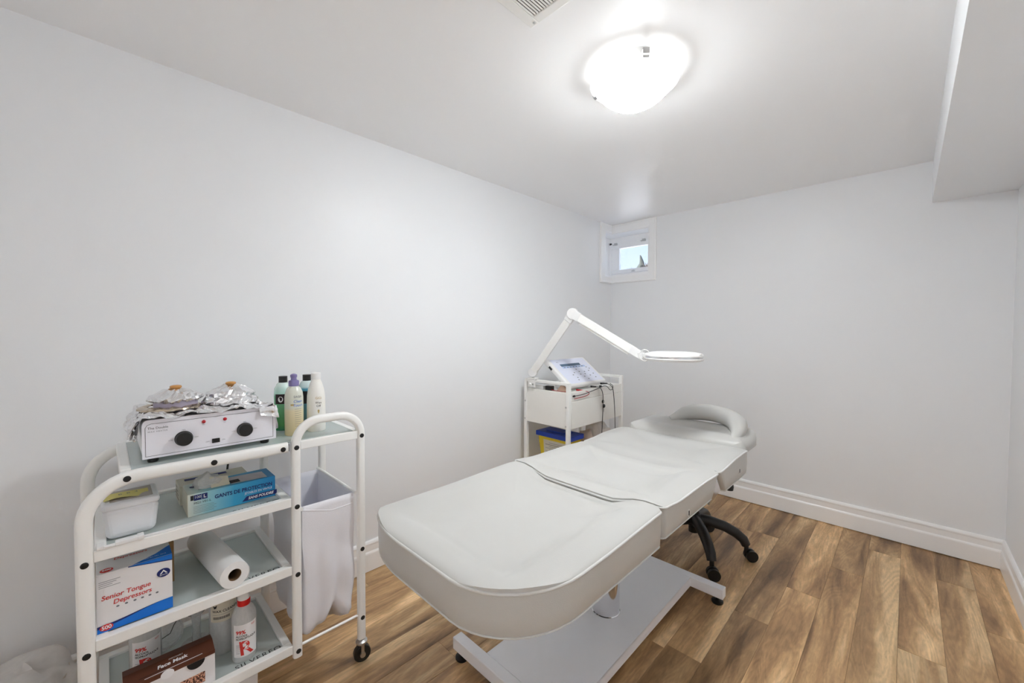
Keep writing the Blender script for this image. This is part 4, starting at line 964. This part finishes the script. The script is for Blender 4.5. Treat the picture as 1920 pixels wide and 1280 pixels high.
for (u, v) in ((.20, .128), (.15, .10), (.21, .105), (.265, .10), (.32, .105), (.12, .082), (.20, .080), (.25, .080), (.14, .055), (.22, .058), (.29, .062), (.34, .075), (.13, .035), (.24, .034), (.33, .040), (.35, .125), (.33, .140)):
    letter(ov, quad(pm2, u, u+.012, v, v+.007), grey_ink, 'button_mark')
build('power_switch', MB().obox(cen+dv*.055+Vector((0, -(yc1-yc0)/2-.001, 0)), (dv, (0, 1, 0), nv), (.014, .004, .006)), black_p, hs)
build('jack', MB().cyl((.398, -.80, .812), (.412, -.80, .814), .006, n=12), black_p, cn)
# leads
def lead(name, lab, pts, r, mat, grip, gmat):
    t = thing(name, lab, 'cable', pts[0])
    build('wire', MB().tube(smooth_path(pts), r, n=6), mat, t, smooth=80)
    a_, b_ = Vector(grip[0]), Vector(grip[1])
    build('plug', MB().cyl(a_, b_, .0062, .0045, n=10), gmat, t)
    return t
lead('black_lead', 'thin black lead dangling past the drawer lock', [(.412, -.870, .816), (.432, -.85, .812), (.440, -.83, .78), (.441, -.823, .72), (.440, -.825, .62), (.438, -.828, .52), (.436, -.83, .42)], .0022, black_p, ((.405, -.912, .822), (.414, -.868, .817)), black_p)
lead('black_lead', 'black lead looping down at the right end of the drawer', [(.414, -.735, .826), (.430, -.715, .815), (.440, -.70, .79), (.441, -.685, .72), (.441, -.672, .62), (.440, -.664, .50), (.438, -.66, .42)], .0022, black_p, ((.408, -.800, .832), (.415, -.735, .827)), black_p)
lead('black_lead', 'black lead curling along the top edge of the drawer', [(.432, -1.13, .787), (.436, -1.05, .789), (.438, -.95, .800), (.438, -.86, .812), (.436, -.80, .818), (.438, -.765, .808), (.440, -.735, .786), (.441, -.705, .790), (.438, -.70, .812), (.430, -.72, .826)], .0022, black_p, ((.432, -1.13, .787), (.432, -1.145, .787)), black_p)
lead('red_lead', 'red clip lead lying on the front lip of the cart', [(.418, -1.015, .806), (.434, -.985, .796), (.438, -.99, .782), (.436, -1.05, .773), (.432, -1.13, .770)], .0022, red_m, ((.408, -1.075, .817), (.418, -1.012, .806)), red_m)
tag(build('power_adapter', bx(.10, .205, -1.155, -1.112, .8062, .832), white_pl, None, bevel=.004), 'white power adapter lying behind the cart side rail', 'adapter')
ap = thing('black_plug', 'black plug with red wire behind the cart side rail', 'plug', (.25, -1.14, .8062))
build('plug_body', bx(.225, .275, -1.162, -1.130, .8064, .834), black_p, ap, bevel=.003)
build('red_wire', MB().tube(smooth_path([(.24, -1.15, .815), (.29, -1.160, .812), (.33, -1.158, .810), (.395, -1.150, .809)]), .002, n=6), red_m, ap)
tag(build('paper_packet', MB().add([(.29, -1.125, .8062), (.385, -1.12, .8062), (.375, -1.095, .8062), (.28, -1.10, .8062), (.325, -1.118, .848), (.345, -1.10, .845)], [(0, 1, 4), (1, 2, 5, 4), (2, 3, 5), (3, 0, 4, 5), (0, 3, 2, 1)]), M('tan_paper', rgb(196, 168, 148), .8, var=.06), None), 'folded tan paper packet beside the console', 'packet')
# sharps container
sh = thing('sharps_container', 'yellow sharps container with a blue lid on the cart shelf', 'container', (.245, -1.037, .306))
build('bin', taper(.118, .380, -1.104, -.974, .3062, .492, .018), yellow_pl, sh, bevel=.008, seg=3)
build('lid', MB().box(.108, .390, -1.114, -.964, .490, .520).box(.16, .33, -1.07, -1.0, .52, .526), blue_pl, sh, bevel=.005)
sm = lambda a_, b_: Vector((.165+a_, -1.1045+(.49-(.345+b_))*.018/.186-.0006, .345+b_))
letter(sh, quad(sm, 0, .185, 0, .125), cream_card, 'paper_label')
sm2 = lambda a_, b_: sm(a_, b_)+Vector((0, -.0005, 0))
for q in range(9): letter(sh, quad(sm2, .015+.03*(q % 2 == 0), .165-.02*(q % 3), .105-.012*q, .1075-.012*q), black_ink if q == 1 else grey_ink, 'print_line')
pb = build('clear_plastic_bag', MB().lathe((.320, -.700, .314), [(.070, 0), (.078, .05), (.080, .12), (.076, .19), (.055, .225), (.020, .238)], n=36, jit=crumple(.030, 16, 6)), liner_m, None, smooth=60)
tag(pb, 'crumpled clear plastic bag beside the sharps container', 'bag')
tag(build('tan_cloth_bundle', MB().lathe((.335, -.855, .312), [(.04, 0), (.05, .05), (.045, .15), (.035, .20), (.01, .215)], n=24, jit=crumple(.025, 18, 2)), M('tan_cloth', rgb(200, 184, 172), .8, var=.06), None, smooth=60), 'tan cloth bundle between the sharps container and the clear bag', 'bundle')

# =================================================================== MAGNIFYING LAMP
B0 = Vector((.078, -1.170, .868)); J0 = Vector((.148, -1.190, .915)); E0 = Vector((.45, -1.18, 1.283)); W0 = Vector((.842, -1.125, 1.060)); C0 = Vector((1.040, -1.148, 1.0535))
ml = thing('magnifying_lamp', 'white jointed magnifying lamp clamped to the cart, its ring over the bed', 'lamp', B0)
def arm(a_, b_, w, t, side):
    a_, b_ = Vector(a_), Vector(b_); d = (b_-a_).normalized(); s_ = Vector(side); s_ = (s_-d*s_.dot(d)).normalized(); u_ = s_.cross(d)
    return MB().obox((a_+b_)/2, (d, u_, s_), ((b_-a_).length/2, w/2, t/2))
vw = (Vector((1.8674, -3.1334, 1.18))-E0).normalized(); sdv = Vector((.3, -.95, 0)).normalized()
d1 = (E0-J0).normalized(); d2 = (W0-E0).normalized()
build('clamp', MB().box(.108, .170, -1.200, -1.160, .8682, .880).box(.110, .165, -1.197, -1.184, .820, .869).cyl((.130, -1.205, .838), (.130, -1.184, .838), .008, n=12), white_metal, ml, bevel=.002)
build('clamp_screw', MB().cyl((.145, -1.186, .878), (.145, -1.186, .905), .008, n=12).cyl((.152, -1.197, .838), (.152, -1.182, .838), .006, n=10), brushed, ml)
build('base_joint', MB().cyl(J0-sdv*.014, J0+sdv*.014, .030, n=28), white_pl, ml, bevel=.003)
build('lower_arm', arm(J0+d1*.01, E0-d1*.03, .046, .026, sdv), white_metal, ml, bevel=.005)
build('spring_cover', arm(J0+d1*.05+Vector((.012, 0, -.016)), E0-d1*.06+Vector((.012, 0, -.016)), .010, .018, sdv), white_metal, ml)
build('elbow_joint', MB().cyl(E0-sdv*.015, E0+sdv*.015, .034, n=28).obox(E0-d1*.028, (d1, sdv.cross(d1), sdv), (.03, .026, .015)).obox(E0+d2*.022, (d2, sdv.cross(d2), sdv), (.03, .026, .015)), white_pl, ml, bevel=.004)
build('upper_arm', arm(E0+d2*.03, W0-d2*.02, .046, .026, sdv), white_metal, ml, bevel=.005)
u2_ = Vector((0, 0, -1)); build('spring_cover', arm(E0+d2*.07+Vector((-.014, 0, -.024)), W0-d2*.05+Vector((-.014, 0, -.024)), .010, .018, sdv), white_metal, ml)
hd = (C0-W0); hd.z = 0; hd.normalize(); hs_ = Vector((-hd.y, hd.x, 0))
build('wrist_joint', MB().obox(W0-d2*.01, (d2, sdv.cross(d2), sdv), (.045, .022, .014)).obox(W0+hd*.012+Vector((0, 0, -.006)), (hd, hs_, (0, 0, 1)), (.022, .014, .016)), white_pl, ml, bevel=.004)
kn = W0+hd*.045+Vector((0, 0, -.004))
yk = [kn+.030*(math.cos(a_)*hd+math.sin(a_)*Vector((0, 0, 1)))+hs_*-.012 for a_ in [math.radians(40+k*20) for k in range(15)]]
build('yoke', MB().tube(yk, .003, n=8).cyl(kn-hs_*.014, kn+hs_*.014, .010, n=14), white_metal, ml, smooth=60)
R_ = .137
build('neck', MB().cyl(kn+hd*.008, C0-hd*(R_-.004), .0085, n=14).cyl(C0-hd*(R_+.02), C0-hd*(R_-.002), .012, n=14), white_pl, ml, smooth=40)
build('head_shell', MB().lathe(C0, [(R_-.006, .006), (R_, .008), (R_, .014), (R_-.006, .020), (R_-.03, .026), (R_-.05, .028), (.001, .0285)], n=56), white_pl, ml, smooth=50)
build('chrome_band', MB().lathe(C0, [(R_-.004, -.004), (R_-.003, -.003), (R_-.003, .007), (R_-.004, .008)], n=56, cap0=False, cap1=False), chrome, ml, smooth=50)
build('lower_ring', MB().lathe(C0, [(R_-.045, -.016), (R_-.02, -.018), (R_-.002, -.012), (R_+.001, -.005), (R_-.002, -.003)], n=56, cap0=False, cap1=True), white_pl, ml, smooth=50)
build('lens', MB().lathe(C0, [(.001, -.018), (.05, -.017), (R_-.044, -.0155)], n=40, cap0=False, cap1=False), lens_m, ml, smooth=60)
build('hinge_tab', MB().obox(C0+hd*(R_-.012)+Vector((0, 0, .019)), (hd, hs_, (0, 0, 1)), (.012, .010, .003)), white_pl, ml, bevel=.001)
